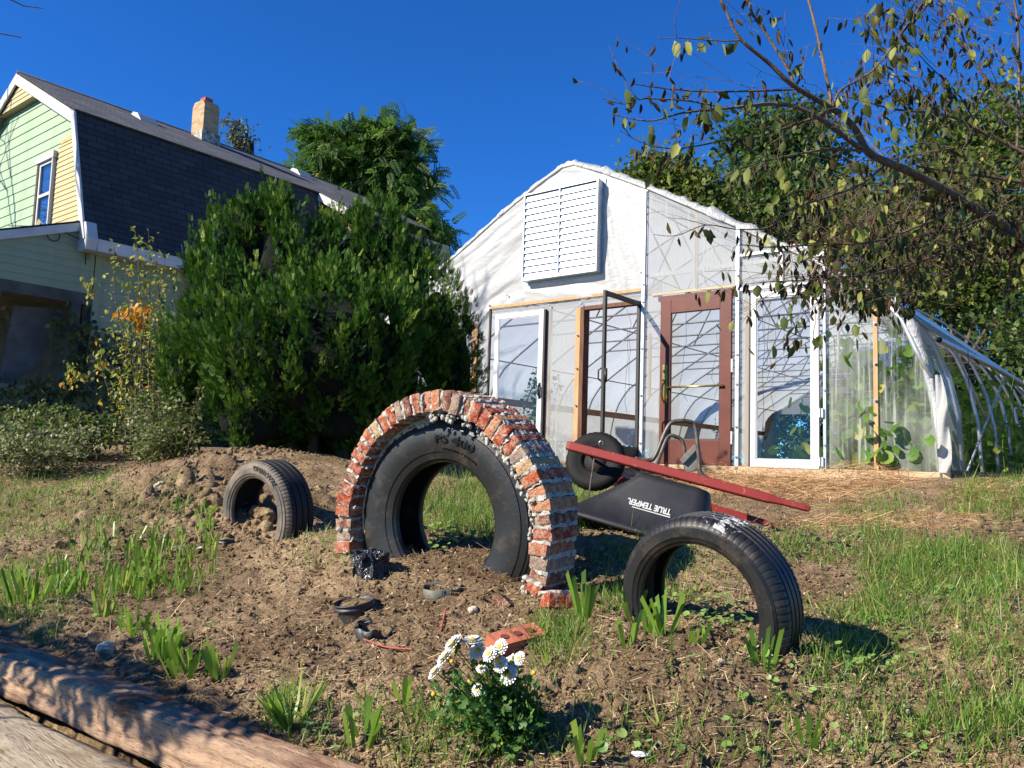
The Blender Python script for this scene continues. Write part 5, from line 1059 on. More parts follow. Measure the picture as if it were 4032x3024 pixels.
bz = at(560, 1770, 9.0); stems('yellowing_shrub', 'tall yellow green shrub with upright stems before the house corner', 'shrub', (bz[0], bz[1], .0), tp, 75, .055, M_yl, .009, .09, (.5, .2))
M_org = leafmat('orange_leaf', [(0, (.50, .30, .03)), (1, (.62, .22, .02))], .4)
tp = [at(x, y, 8.85) for x, y in [(520, 1200), (545, 1220), (560, 1240), (500, 1225), (540, 1250)]]
P = np.repeat(np.array(tp), 9, 0)+rng.normal(size=(45, 3))*.05; dd = rng.normal(size=(45, 3))*.4+np.array([0, 0, -1]); V, Fq, r = scatter(LEAF[0], LEAF[1], P, basis(dd, unit(45)), rng.uniform(.06, .10, 45)); arr_mesh('vine', V, Fq, r, M_org, label='orange creeper leaves hanging in the yellow green shrub', cat='creeper')
bz = at(640, 1800, 8.0); tp = [at(rng.uniform(470, 830), rng.uniform(1520, 1760), 8+rng.normal()*.35) for _ in range(70)]
stems('bramble_bush', 'tangled grey green bramble bush at the foot of the big evergreen', 'bush', (bz[0], bz[1], .0), tp, 60, .042, M_br, .005, .08, (.55, .2))
bz = at(200, 1790, 8.6); tp = [at(rng.uniform(-80, 480), rng.uniform(1610, 1760), 8.6+rng.normal()*.4) for _ in range(90)]
stems('low_shrub', 'low leafy green shrub along the front of the porch', 'shrub', (bz[0], bz[1], .0), tp, 55, .05, M_thk, .005, .09, (.72, .2))
bz = at(60, 1790, 7.6); tp = [at(rng.uniform(-100, 400), rng.uniform(1690, 1800), 7.6+rng.normal()*.3) for _ in range(60)]
stems('weedy_shrub', 'pale weedy shrub in front of the low green shrub', 'shrub', (bz[0], bz[1], -.05), tp, 50, .04, M_br, .004, .08, (.7, .2))
# creeper on the house wall and porch
M_ivy = leafmat('wall_creeper_leaf', [(0, (.03, .05, .012)), (.6, (.08, .11, .025)), (.85, (.20, .17, .04)), (1, (.45, .26, .05))], .3)
P = []; 
for _ in range(5200):
    t_ = rng.uniform(-1.6, 7.5); z_ = rng.uniform(0, 2.6)*(1-.2*rng.random()); keep = z_ < 2.3*vnoise(np.array(t_*1.1), np.array(z_*.8), 71)+1.0
    if t_ < -.1 and not (z_ < 1.25 or (z_ > 1.0 and t_ > -.45)): keep = keep and rng.random() < .12
    if keep: P.append(H2W(-.12+rng.uniform(-.03, .22)*(1 if z_ < 2 else .4), t_, z_))
P = np.array(P); n = len(P); dd = np.tile(-UR*-.4, (n, 1))*1.0+rng.normal(size=(n, 3))*.5+np.array([0, 0, -.8]); V, Fq, r = scatter(LEAF[0], LEAF[1], P, basis(dd, np.tile(UR, (n, 1))+rng.normal(size=(n, 3))*.4), rng.uniform(.07, .15, n), np.clip(rng.normal(.45, .22, n), 0, 1))
arr_mesh('wall_creeper', V, Fq, r, M_ivy, label='shaded creeper covering the lower side wall of the green house', cat='creeper')
def spray(name, label, pxs, Y, n, size, m, dn=-1.):
    P = np.concatenate([np.array(at(x, y, Y))+rng.normal(size=(n, 3))*np.array([.05, .05, .06]) for x, y in pxs]+[path([np.array(at(x, y, Y)) for x, y in pxs])]); k = len(P); V, Fq, r = scatter(LEAF[0], LEAF[1], P, basis(rng.normal(size=(k, 3))*.4+np.array([0, 0, dn]), unit(k)), size*rng.uniform(.7, 1.3, k), np.clip(rng.normal(.65, .2, k), 0, 1))
    a = arr_mesh(name, V, Fq, r, m, label=label, cat='creeper'); return a
spray('vine', 'sunlit creeper spray hanging from the porch corner', [(345, 1110), (352, 1130), (358, 1155), (362, 1095)], 10.5, 6, .055, M_yl)
spray('vine', 'yellow creeper spray catching the sun below the porch sill', [(255, 1470), (285, 1450), (300, 1480), (275, 1500), (320, 1475)], 9.6, 9, .05, M_yl)
spray('vine', 'pale creeper spray trailing over the bramble bush', [(400, 1370), (385, 1400), (392, 1430), (430, 1450), (470, 1480), (480, 1510), (490, 1540), (465, 1520)], 9.0, 7, .05, M_yl)
# squash and tomato inside the greenhouse
M_sq = leafmat('squash_leaf', [(0, (.05, .12, .02)), (.6, (.12, .24, .04)), (.85, (.22, .32, .06)), (1, (.55, .50, .10))], .45, .5)
def vine(name, label, n, s0, s1, t0, t1, z0, z1, size, nst=10):
    o = G((s0+s1)/2, (t0+t1)/2, 0); e = empty(name, o, label, 'plant'); P = []; mb = MB()
    for k in range(nst):
        s_, t_ = rng.uniform(s0, s1), rng.uniform(t0, t1); zt = rng.uniform(z0+.4*(z1-z0), z1); pts = [G(s_+.10*math.sin(3*q+k), t_+.06*math.cos(4*q+k), z0+(zt-z0)*q)-o for q in np.linspace(0, 1, 14)]; mb.tube(pts, .006, 4, False)
        for j in range(n//nst): P.append(pts[rng.integers(1, 14)]+rng.normal(size=3)*np.array([.09, .09, .05]))
    P = np.array(P); k = len(P); d = rng.normal(size=(k, 3))+(-VV)*.5+np.array([0, 0, -.2]); V, Fq, r = scatter(ROUND[0], ROUND[1], P, basis(d, unit(k)-VV*1.2), size*rng.uniform(.6, 1.3, k), np.clip(rng.normal(.5, .22, k), 0, 1))
    arr_mesh('foliage', V, Fq, r, M_sq, parent=e); mb.build('stem', M_sq, e, True)
vine('squash_vine', 'broad leaved squash vine climbing behind the fogged corner panels', 230, 3.7, 4.45, .08, .5, 0, 1.65, .14)
vine('squash_plant', 'yellow green squash plant low behind the corner panel', 130, 3.7, 4.55, .06, .4, 0, .8, .15, 8)
vine('low_crop', 'low leafy crop growing inside behind the right storm door', 260, 1.8, 4.2, 2.0, 8, 0, .42, .18, 40)
vine('tangled_vine', 'dense dark vine row filling the open side bays', 3000, 2.6, 4.35, 1.6, 18, 0, 1.95, .15, 190)
vine('yellowing_vine', 'yellowing vine climbing the far posts of the open side', 150, 4.7, 5.2, 1.8, 6, 0, 1.3, .10, 16)
o = G(-.85, .55, 0); tp = [G(-.85+rng.normal()*.22, .5+rng.normal()*.15, rng.uniform(.7, 1.45)) for _ in range(12)]
M_tom = leafmat('tomato_leaf', [(0, (.03, .08, .02)), (1, (.10, .20, .05))], .4); stems('tomato_plant', 'tall tomato plant behind the left storm door', 'plant', (o[0], o[1], 0), tp, 40, .07, M_tom, .007, .05)
o = G(1.9, .8, 0); tp = [G(1.95+rng.normal()*.15, .8+rng.normal()*.1, rng.uniform(.5, .8)) for _ in range(4)]
stems('wilted_plant', 'thin wilted plant behind the brown door glass', 'plant', (o[0], o[1], 0), tp, 10, .05, M_tom, .004, .04)
# ---------------------------------------------------------------- ground cover
def gsample(n, y0=1.9, y1=9.6, xr=.74):
    Y = y0*(y1/y0)**rng.random(n); X = rng.uniform(-xr, xr, n)*Y; P = gz(np.column_stack([X, Y])); return P, proj(P)
def dens(px, spots):
    d = np.zeros(len(px))
    for cx, cy, rx, ry, a in spots: d = np.maximum(d, a*np.clip(1.35-((px[:, 0]-cx)/rx)**2-((px[:, 1]-cy)/ry)**2, 0, 1)) if a > 0 else d*(1+a*np.clip(1.35-((px[:, 0]-cx)/rx)**2-((px[:, 1]-cy)/ry)**2, 0, 1))
    return d
def onlog(P): d = logd(P[:, 0], P[:, 1]); return (d > -.03) & (P[:, 1] < 6)
ARCHC = at(1740, 2250, 3.95)
GR = [(3750, 2270, 380, 130, 1.), (3600, 2450, 400, 120, .6), (3900, 2700, 260, 330, .5), (3300, 2160, 300, 80, .6), (3950, 1980, 250, 90, .9), (3450, 2000, 200, 60, .5), (2000, 2010, 420, 120, 1.), (2650, 2230, 330, 130, .6),
      (60, 2380, 220, 220, .9), (250, 2000, 380, 150, .75), (100, 1880, 300, 110, .6), (650, 1960, 200, 90, .5), (500, 2250, 380, 130, .25), (1250, 2170, 130, 80, .35), (1700, 2900, 700, 150, .40), (3000, 2880, 1100, 150, .32), (3300, 2700, 160, 200, .7), (2200, 2550, 120, 150, .8), (2500, 2700, 400, 200, .12), (3550, 2800, 500, 250, .25), (2450, 2350, 100, 80, .7), (1150, 2850, 120, 150, .5), (500, 2900, 250, 100, .12)]
M_gr = leafmat('grass_blade', [(0, (.04, .09, .012)), (.45, (.10, .20, .025)), (.8, (.22, .30, .05)), (1, (.48, .42, .16))], .4, .45, .4)
P, px = gsample(200000); d = dens(px, GR)*(.35+.9*vnoise(P[:, 0]*4, P[:, 1]*4, 81)**1.5*1.5); k = (rng.random(len(P)) < d*.85) & ~onlog(P); P = P[k]; px = px[k]; n = len(P)
tuft = vnoise(P[:, 0]*9, P[:, 1]*9, 82); tall = 1+.9*((px[:, 0] > 1400)&(px[:, 0] < 2500)&(px[:, 1] < 2130))+.6*((px[:, 0] > 3400)&(px[:, 1] < 2500))
Lh = rng.uniform(.025, .095, n)*(.5+1.0*tuft)*tall; dd = rng.normal(size=(n, 3))*.42+np.array([0, 0, 1.]); S = np.column_stack([rng.uniform(.0025, .0055, n), Lh, Lh]); V, Fq, r = scatter(BLADE[0], BLADE[1], P-np.array([0, 0, .004]), basis(dd, unit(n)), S, np.clip(rng.normal(.5, .22, n)+.15*(tuft-.5), 0, 1))
arr_mesh('grass', V, Fq, r, M_gr, label='short green grass growing in patches on the bank', cat='grass', kind='stuff'); print('grass', n)
# dry litter
M_lit = leafmat('dry_litter', [(0, (.09, .055, .03)), (.4, (.22, .14, .07)), (.8, (.46, .34, .19)), (1, (.62, .50, .32))], .1, .7, .2)
P, px = gsample(95000); k = (rng.random(len(P)) < .62) & ~onlog(P); P = P[k]; n = len(P); a_ = rng.uniform(0, 6.283, n); dd = np.column_stack([np.cos(a_), np.sin(a_), rng.normal(size=n)*.42]); Ll = rng.uniform(.010, .05, n)*(1+1.2*(rng.random(n) < .07)); S = np.column_stack([rng.uniform(.0015, .0038, n), Ll, rng.uniform(.001, .003, n)])
l1 = scatter(STICK[0], STICK[1], P+np.array([0, 0, .003]), basis(dd), S, rng.random(n))
P, px = gsample(16000); k = (rng.random(len(P)) < .6) & ~onlog(P); P = P[k]; n = len(P); dd = rng.normal(size=(n, 3))+np.array([0, 0, .1]); l2 = scatter(SIMPLE[0], SIMPLE[1], P+np.array([0, 0, .003]), basis(dd, unit(n)+np.array([0, 0, 1.])), rng.uniform(.006, .018, n), rng.random(n))
V, Fq, r = joinarr([l1, l2]); arr_mesh('litter', V, Fq, r, M_lit, label='dry stalks and leaf scraps strewn over the bare soil', cat='dead litter', kind='stuff')
# crumbs and clods
bm = bmesh.new(); bmesh.ops.create_icosphere(bm, subdivisions=1, radius=1); iv_ = np.array([v.co[:] for v in bm.verts]); ifc = np.array([[q.index for q in f.verts] for f in bm.faces]); bm.free()
P, px = gsample(60000); k = (rng.random(len(P)) < .8) & ~onlog(P); P = P[k]; px = px[k]; n = len(P); big = np.exp(-((px[:, 0]-830)/330)**2-((px[:, 1]-2000)/150)**2)+.8*np.exp(-((px[:, 0]-1000)/160)**2-((px[:, 1]-1760)/50)**2)+.7*np.exp(-((px[:, 0]-60)/260)**2-((px[:, 1]-1800)/70)**2)
s_ = rng.uniform(.002, .010, n)*(1+4.5*big*rng.random(n)**1.2)*(1+1.2*(rng.random(n) < .03)); Rm = basis(unit(n), unit(n)); S = np.column_stack([s_*rng.uniform(.7, 1.4, n), s_, s_*rng.uniform(.5, 1., n)])
tv = iv_*(1+.35*(rng.random((len(iv_), 1))-.5)); V, Fq, r = scatter(tv, ifc, P, Rm, S); V = V+np.column_stack([vnoise(V[:, 0]*90, V[:, 1]*90, 5)-.5, vnoise(V[:, 1]*90, V[:, 2]*90, 6)-.5, vnoise(V[:, 2]*90, V[:, 0]*90, 7)-.5])*.006
arr_mesh('soil_crumbs', V, Fq, r, M_soil, label='loose clods and crumbs of dry clay soil', cat='soil clods', kind='stuff')
# straw mulch before the doors
M_straw = leafmat('pine_straw', [(0, (.15, .06, .02)), (.45, (.36, .17, .06)), (.8, (.60, .38, .17)), (1, (.70, .55, .32))], .15, .6, .3)
ST = [(2950, 1905, 330, 55, 1.), (2750, 1870, 150, 40, 1.), (3420, 1880, 200, 70, 1.), (3250, 1960, 200, 50, .6), (2600, 1900, 150, 40, .7), (2300, 1850, 120, 50, .6), (3550, 2060, 450, 40, .35), (3900, 1960, 200, 60, .4)]
P, px = gsample(110000, 4.5, 9.8, .62); d = dens(px, ST); k = (rng.random(len(P)) < d*.42); P = P[k]; d = d[k]; px = px[k]; n = len(P); hgt = rng.random(n)**1.5*.12*d+.10*rng.random(n)*np.exp(-((px[:, 0]-3380)/120)**2-((px[:, 1]-1860)/50)**2)
a_ = rng.uniform(0, 6.283, n); dd = np.column_stack([np.cos(a_), np.sin(a_), rng.normal(size=n)*.25]); S = np.column_stack([rng.uniform(.0022, .0045, n), rng.uniform(.06, .2, n), np.full(n, .003)])
V, Fq, r = scatter(STICK[0], STICK[1], P+np.column_stack([np.zeros(n), np.zeros(n), hgt]), basis(dd), S, rng.random(n)); arr_mesh('straw', V, Fq, r, M_straw, label='orange brown straw mulch spread before the greenhouse doors', cat='straw', kind='stuff'); print('straw', n)
# round leaved ground ivy
M_gi = leafmat('ground_ivy_leaf', [(0, (.06, .13, .025)), (.5, (.16, .28, .06)), (1, (.32, .42, .13))], .35, .45, .4)
GI = [(1745, 2130, 100, 60, 1.), (2270, 2290, 90, 60, 1.), (2800, 2420, 180, 110, .9), (3430, 2540, 230, 150, .6), (3700, 2280, 330, 140, .5), (3050, 2720, 200, 90, .55), (2350, 2960, 200, 70, .5), (3500, 2960, 300, 70, .45), (2550, 2150, 300, 90, .35), (3300, 2150, 300, 60, .5), (2850, 2960, 200, 80, .25), (1300, 2900, 250, 100, .2), (600, 2500, 300, 60, .25), (3000, 2600, 100, 60, .6), (2050, 2400, 60, 40, .4), (1900, 2080, 300, 70, .3), (300, 1980, 250, 80, .3)]
P, px = gsample(60000); d = dens(px, GI)*(.4+1.2*vnoise(P[:, 0]*5, P[:, 1]*5, 91)); k = (rng.random(len(P)) < d*.30) & ~onlog(P); P = P[k]; px = px[k]; n = len(P)
big = 1+.5*((px[:, 0] < 1900)&(px[:, 0] > 1600)&(px[:, 1] > 2050)&(px[:, 1] < 2200)); up = rng.normal(size=(n, 3))*.28+np.array([-.12, -.1, 1.]); dd = np.column_stack([rng.normal(size=n), rng.normal(size=n), np.zeros(n)]); h = rng.uniform(.008, .05, n)*big
Z = up/np.linalg.norm(up, axis=1, keepdims=True); X = np.cross(dd, Z); X /= np.linalg.norm(X, axis=1, keepdims=True); Bm = np.stack([X, np.cross(Z, X), Z], 2)
l1 = scatter(ROUND[0], ROUND[1], P+np.column_stack([np.zeros(n), np.zeros(n), h]), Bm, rng.uniform(.010, .032, n)*big, np.clip(rng.normal(.55, .2, n), 0, 1)); l2 = scatter(STICK[0], STICK[1], P, basis(np.column_stack([rng.normal(size=n)*.2, rng.normal(size=n)*.2, np.ones(n)])), np.column_stack([np.full(n, .0012), h, np.full(n, .001)]), np.full(n, .5))
V, Fq, r = joinarr([l1, l2]); arr_mesh('ground_ivy_leaves', V, Fq, r, M_gi, label='round leaved ground ivy creeping over the bank', cat='ground cover', kind='stuff')
# ---------------------------------------------------------------- cut lily clumps
CUT = tri_fix((np.array([[-.4, 0, 0], [.4, 0, 0], [-.5, .5, .04], [.5, .5, .04], [-.48, .94, .1], [.5, 1.02, .1]]), np.array([[0, 1, 3, 2], [2, 3, 5, 4]])))
M_lily = leafmat('cut_lily_leaf', [(0, (.07, .15, .015)), (.5, (.15, .27, .03)), (.85, (.30, .38, .05)), (1, (.50, .42, .15))], .4, .4, .45)
def clump(px, py, Y, label, nb=8, L_=.13, spread=.35, w=.016, tm=CUT, rad=.02, lean=(0, 0)):
    # find the ground point on this sight line
    best = min(np.linspace(Y*.8, Y*1.25, 60), key=lambda y_: abs(at(px, py, y_)[2]-float(H(at(px, py, y_)[0], y_)))); p = at(px, py, best); p[2] = float(H(p[0], p[1]))-.008
    n = nb; a_ = rng.uniform(0, 6.283, n); rr = rad*rng.random(n); P = p+np.column_stack([np.cos(a_)*rr, np.sin(a_)*rr, np.zeros(n)]); dd = np.column_stack([np.cos(a_)*spread+lean[0], np.sin(a_)*spread+lean[1], np.ones(n)])+rng.normal(size=(n, 3))*.08
    S = np.column_stack([w*rng.uniform(.8, 1.2, n), L_*rng.uniform(.6, 1.15, n), L_*rng.uniform(.6, 1.6, n)]); V, Fq, r = scatter(tm[0], tm[1], P, basis(dd, np.column_stack([-np.sin(a_)*.2+rng.normal(size=n)*.5, -1+rng.normal(size=n)*.4, np.zeros(n)])), S, np.clip(rng.normal(.5, .2, n), 0, 1))
    o = arr_mesh('lily_clump', V-p, Fq, r, M_lily, label=label, cat='plant', group='lily clumps on the bank'); o.location = Vector(p); return o
CL = [(2299, 2438, 3.2, 'tall cut lily clump between the arch foot and the black tyre', 9, .17), (2493, 2453, 3.1, 'cut lily clump at the left foot of the black tyre', 6, .11), (2473, 2550, 2.9, 'single cut lily shoot on bare clay below the black tyre', 5, .12), (2548, 2500, 3.0, 'cut lily clump just right of the single shoot on the clay', 7, .10),
      (2612, 2508, 3.0, 'cut lily clump with tall pale blades inside the black tyre opening', 9, .15), (2747, 2545, 2.9, 'small cut lily clump beside the round leaved ivy', 6, .08), (3015, 2627, 2.75, 'bright cut lily clump against the right foot of the black tyre', 8, .12),
      (105, 2380, 4.0, 'wide cut lily clump at the edge of the left bank above the log', 26, .17), (401, 2432, 3.8, 'forked cut lily clump above the knot in the log', 9, .12), (525, 2500, 3.5, 'upright cut lily clump beside the stone near the log', 14, .12), (630, 2600, 3.2, 'cut lily clump nearest the split in the log', 20, .14),
      (740, 2654, 3.1, 'cut lily clump with a long bent blade', 20, .14), (876, 2679, 3.0, 'cut lily clump with thin dark blades', 10, .14), (650, 2560, 3.3, 'broad cut lily clump behind the bent blade clump', 16, .14), (1425, 2930, 2.4, 'cut lily clump left of the white chrysanthemum', 12, .12), (1604, 2774, 2.7, 'small cut lily clump beside the chrysanthemum leaves', 5, .10), (2310, 2980, 2.3, 'cut lily clump right of the chrysanthemum foot', 8, .10), (3180, 2960, 2.3, 'thin cut lily clump low on the bare bank', 5, .10)]
for x, y, Y, l, n_, L_ in CL: clump(x, y, Y, l, n_, L_, .32, .015, rad=.012+.003*n_)
clump(1141, 2864, 2.6, 'dark green lily clump with long pointed leaves above the log end', 34, .20, .75, .011, BLADE, .03)
clump(600, 3010, 2.9, 'flat lily clump growing between the two logs', 14, .22, 1.3, .012, BLADE, .03, (.6, .2))
M_lily2 = M_lily; P, px = gsample(30000, 3.2, 6.5, .7); d = dens(px, [(560, 2230, 300, 120, 1.), (750, 2090, 120, 90, .9), (430, 2330, 200, 70, .7), (280, 2270, 120, 80, .8)])*(.3+1.2*vnoise(P[:, 0]*6, P[:, 1]*6, 95)); k = rng.random(len(P)) < d*.24; P = P[k]; n = len(P)
P2 = np.repeat(P, 4, 0)+np.column_stack([rng.normal(size=n*4)*.012, rng.normal(size=n*4)*.012, np.zeros(n*4)]); m_ = len(P2); S = np.column_stack([rng.uniform(.006, .012, m_), rng.uniform(.03, .12, m_), rng.uniform(.02, .1, m_)]); V, Fq, r = scatter(CUT[0], CUT[1], P2, basis(rng.normal(size=(m_, 3))*.2+np.array([.05, 0, 1.]), unit(m_)*.5+np.array([0, -1., 0])), S, np.clip(rng.normal(.55, .25, m_), 0, 1))
arr_mesh('cut_lily_leaves', V, Fq, r, M_lily, label='patch of cut yellow green lily leaves left of the grey tyre', cat='lily patch', kind='stuff')
# ---------------------------------------------------------------- chrysanthemum
M_mum = leafmat('chrysanthemum_leaf', [(0, (.02, .06, .012)), (.5, (.05, .13, .02)), (.85, (.12, .22, .04)), (1, (.35, .36, .08))], .3, .5, .35)
M_pet = mat('white_petal', (.62, .61, .57), .6, 0, .2); M_disc = noisy('yellow_flower_disc', (.70, .48, .03), (.55, .34, .02), 300, .8)
mb0 = at(2060, 2990, 2.42); mb0[2] = float(H(mb0[0], mb0[1])); mum = empty('chrysanthemum', mb0, 'bushy chrysanthemum with white daisy flowers and yellow buds', 'flowering plant')
FL = [(1265, 712, 1.35), (1400, 690, 1.25), (1205, 810, 1.2), (1435, 765, 1.05), (1605, 735, 1.), (1530, 785, 1.), (1470, 885, .7), (1610, 865, .95), (1695, 850, 1.2), (1745, 815, .8), (1670, 940, 1.15), (1135, 915, 1.1), (1435, 1045, .75), (1525, 832, .7)]
BD = [(1272, 762), (1252, 838), (1500, 770), (1588, 823), (1445, 922), (1540, 898), (1570, 912), (1424, 957), (1502, 948), (1848, 920), (1732, 1245), (1120, 1075), (1380, 985), (1525, 990)]
LOBE = tri_fix((np.array([[0, 0, 0], [-.16, .25, .03], [.16, .25, .03], [-.40, .45, .08], [.40, .45, .08], [-.18, .55, .02], [.18, .55, .02], [-.34, .80, .05], [.34, .80, .05], [0, 1, -.05]]), np.array([[0, 2, 1, 1], [1, 2, 6, 5], [1, 5, 3, 3], [2, 4, 6, 6], [5, 6, 9, 9], [5, 9, 7, 7], [6, 8, 9, 9]])))
stem = MB(); tips_ = []
for i, (x, y, s_) in enumerate(FL):
    Y = 2.40-.10*(1-(y-690)/360)+rng.uniform(-.05, .08); p = at(1100+x*.5425, 2150+y*.5425, Y)-mb0; fd = np.array([-.50, -.62, .55])+rng.normal(size=3)*.17
    if i in (0, 2, 11): fd = np.array([-.75, -.15, .7])
    if i == 1: fd = np.array([-.1, -.1, 1.])
    fd /= np.linalg.norm(fd); o = MB(); R_ = .0255*s_; x1 = np.cross(fd, (0, 0, 1.)); x1 /= np.linalg.norm(x1); y1 = np.cross(fd, x1)
    for ring, (npet, rr, lift) in enumerate(((17, 1., .05), (15, .85, .22), (11, .6, .38))):
        for k in range(npet):
            a_ = 2*math.pi*(k+.5*ring+.2*rng.normal()*.3)/npet; c, s2 = math.cos(a_), math.sin(a_); rad = c*x1+s2*y1; tan = -s2*x1+c*y1; w_ = R_*.13; L2 = R_*rr*rng.uniform(.9, 1.06)
            o.add([p+rad*R_*.15, p+rad*L2*.55+tan*w_+fd*R_*lift*.6, p+rad*L2*.94+tan*w_*.8+fd*R_*lift, p+rad*L2*1.03+fd*R_*lift*.95, p+rad*L2*.94-tan*w_*.8+fd*R_*lift, p+rad*L2*.55-tan*w_+fd*R_*lift*.6], [(0, 1, 2, 3, 4, 5)])
    fo = o.build('flower', M_pet, mum); o = MB(); o.sweep([(R_*.30, R_*.05), (R_*.30, R_*.22), (R_*.16, R_*.33), (0, R_*.35)], 12, lambda a, r, xx: p+fd*xx+r*(math.cos(a)*x1+math.sin(a)*y1)); o.build('disc', M_disc, fo, True)
    tips_.append(p)
o = MB()
for x, y in BD:
    p = at(1100+x*.5425, 2150+y*.5425, 2.38+rng.uniform(-.06, .06))-mb0; r_ = rng.uniform(.005, .0075); o.sweep([(0, -r_), (r_*.8, -r_*.6), (r_, 0), (r_*.8, r_*.6), (0, r_)], 10, lambda a, r, xx: p+np.array([r*math.cos(a), r*math.sin(a), xx])); tips_.append(p)
o.build('bud', M_disc, mum, True)
for _ in range(70): tips_.append(at(rng.uniform(1730, 2140), rng.uniform(2640, 2930), 2.42+rng.uniform(-.12, .12))-mb0)
PP = []
for t in tips_:
    s0 = np.array([rng.normal()*.03, rng.normal()*.03, 0]); pts = path([s0, s0+(t-s0)*.4+rng.normal(size=3)*.012, t]); stem.tube(pts, list(np.linspace(.0028, .0014, len(pts))), 4, False); pp = np.array(pts)
    for k in range(9 if len(PP) < 400 else 14): q = rng.uniform(.2, .93 if t[2] > .2 else 1)*(len(pp)-1); i = min(int(q), len(pp)-2); PP.append(pp[i]+(pp[i+1]-pp[i])*(q-i)+rng.normal(size=3)*.012)
# low side foliage
for _ in range(500): PP.append(at(rng.triangular(1690, 1960, 2120), rng.triangular(2690, 2800, 2990), 2.42+rng.uniform(-.12, .1))-mb0)
for _ in range(150): PP.append(at(rng.uniform(1940, 2130), rng.uniform(2840, 3000), 2.38+rng.uniform(-.08, .08))-mb0)
PP = np.array(PP); n = len(PP); V, Fq, r = scatter(LOBE[0], LOBE[1], PP, basis(rng.normal(size=(n, 3))*.7+np.array([-.1, -.3, .2]), unit(n)+np.array([-.3, -.4, .9])), rng.uniform(.014, .034, n), np.clip(rng.normal(.5, .22, n), 0, 1)); arr_mesh('foliage', V, Fq, r, M_mum, parent=mum); stem.build('stem', M_mum, mum, True)
# ---------------------------------------------------------------- logs
def log_mesh(A, B, w, h, seed, name, label, m, tilt=0.):
    A = np.array(A, float); B = np.array(B, float); d = B-A; L_ = np.linalg.norm(d); d /= L_; sd = np.cross(d, (0, 0, 1)); sd /= np.linalg.norm(sd); up = np.cross(sd, d); n = int(L_/.012); K = 40; b = MB(); vs = []
    for i in range(n+1):
        t = i/n*L_; c = A+d*t+np.array([0, 0, (nz2(t*1.1, seed, 61)-.5)*.04]); hh = h*(1+.30*(nz2(t*1.6, seed+3, 62)-.5)); ww = w*(1+.20*(nz2(t*1.3, seed+7, 63)-.5))
        for k in range(K):
            a_ = 2*math.pi*k/K+tilt; ca, sa = math.cos(a_), math.sin(a_); e = 7.; r = (abs(ca)**e+abs(sa)**e)**(-1/e); x, y = r*math.cos(a_)*ww/2, r*math.sin(a_)*hh/2
            q = 1+.14*(nz2(t*2.2, k*.35+seed, 64)-.5)+.07*(nz2(t*7, k*1.4+seed, 65)-.5)
            gr = .022*(nz2(t*2.0+k*.02, k*1.7+seed, 66)-.5)+.006*(nz2(t*30, k*1.1, 67)-.5); vs.append(c+sd*(x*q)+up*(y*q)+(sd*ca+up*sa)*gr)
    fs = [(i*K+k, i*K+(k+1) % K, (i+1)*K+(k+1) % K, (i+1)*K+k) for i in range(n) for k in range(K)]+[tuple(range(K)), tuple(range(n*K, n*K+K))[::-1]]; b.add(vs, fs); return b.build(name, m, None, True, label, 'log')
def woodmat(name, c1, c2, c3, sc=1.):
    m = mat(name, c1, .8, 0, .2); v = coords(m, 'Object', (1, 1, 1), (0, 0, -ROTZ)); mp = N(m, 'ShaderNodeMapping'); mp.inputs['Scale'].default_value = (1.1*sc, 9*sc, 9*sc); lk(m, v, mp.inputs[0])
    g = noise(m, mp.outputs[0], 3.2, 7, .7, 1.4); g2 = noise(m, mp.outputs[0], 16, 5, .75, .6); pch = noise(m, v, 3.5, 4, .6, .6)
    k = ramp(m, g, [(.36, c1), (.50, c2), (.64, c3)]).outputs[0]; k = mixc(m, ramp(m, pch, [(.40, (0, 0, 0)), (.55, (.85,)*3)]).outputs[0], k, c3); k = mixc(m, ramp(m, g2, [(.36, (.75,)*3), (.46, (0, 0, 0))]).outputs[0], k, (.05, .022, .013))
    lk(m, k, BS(m).inputs['Base Color']); lk(m, bump(m, g, .7, .02, bump(m, g2, .7, .008)), BS(m).inputs['Normal']); return m
M_log = woodmat('weathered_red_log', (.10, .038, .018), (.20, .095, .05), (.42, .28, .18)); M_log2 = woodmat('pale_weathered_log', (.24, .17, .10), (.34, .26, .165), (.46, .38, .27), .8)
lz = -.89; LA = np.array([LOGA[0], LOGA[1], lz+.02])-UR*1.2-VV*.12; LB = LA+UR*4.9+np.array([0, 0, -.01]); log_mesh(LA, LB, .17, .155, 3., 'retaining_log', 'reddish weathered squared log holding the upper edge of the bank', M_log)
LA2 = LA-VV*.38+np.array([0, 0, -.155]); LB2 = LB-VV*.38+np.array([0, 0, -.155]); log_mesh(LA2, LB2, .56, .24, 9., 'retaining_log', 'broad pale weathered log lying below the reddish one', M_log2)
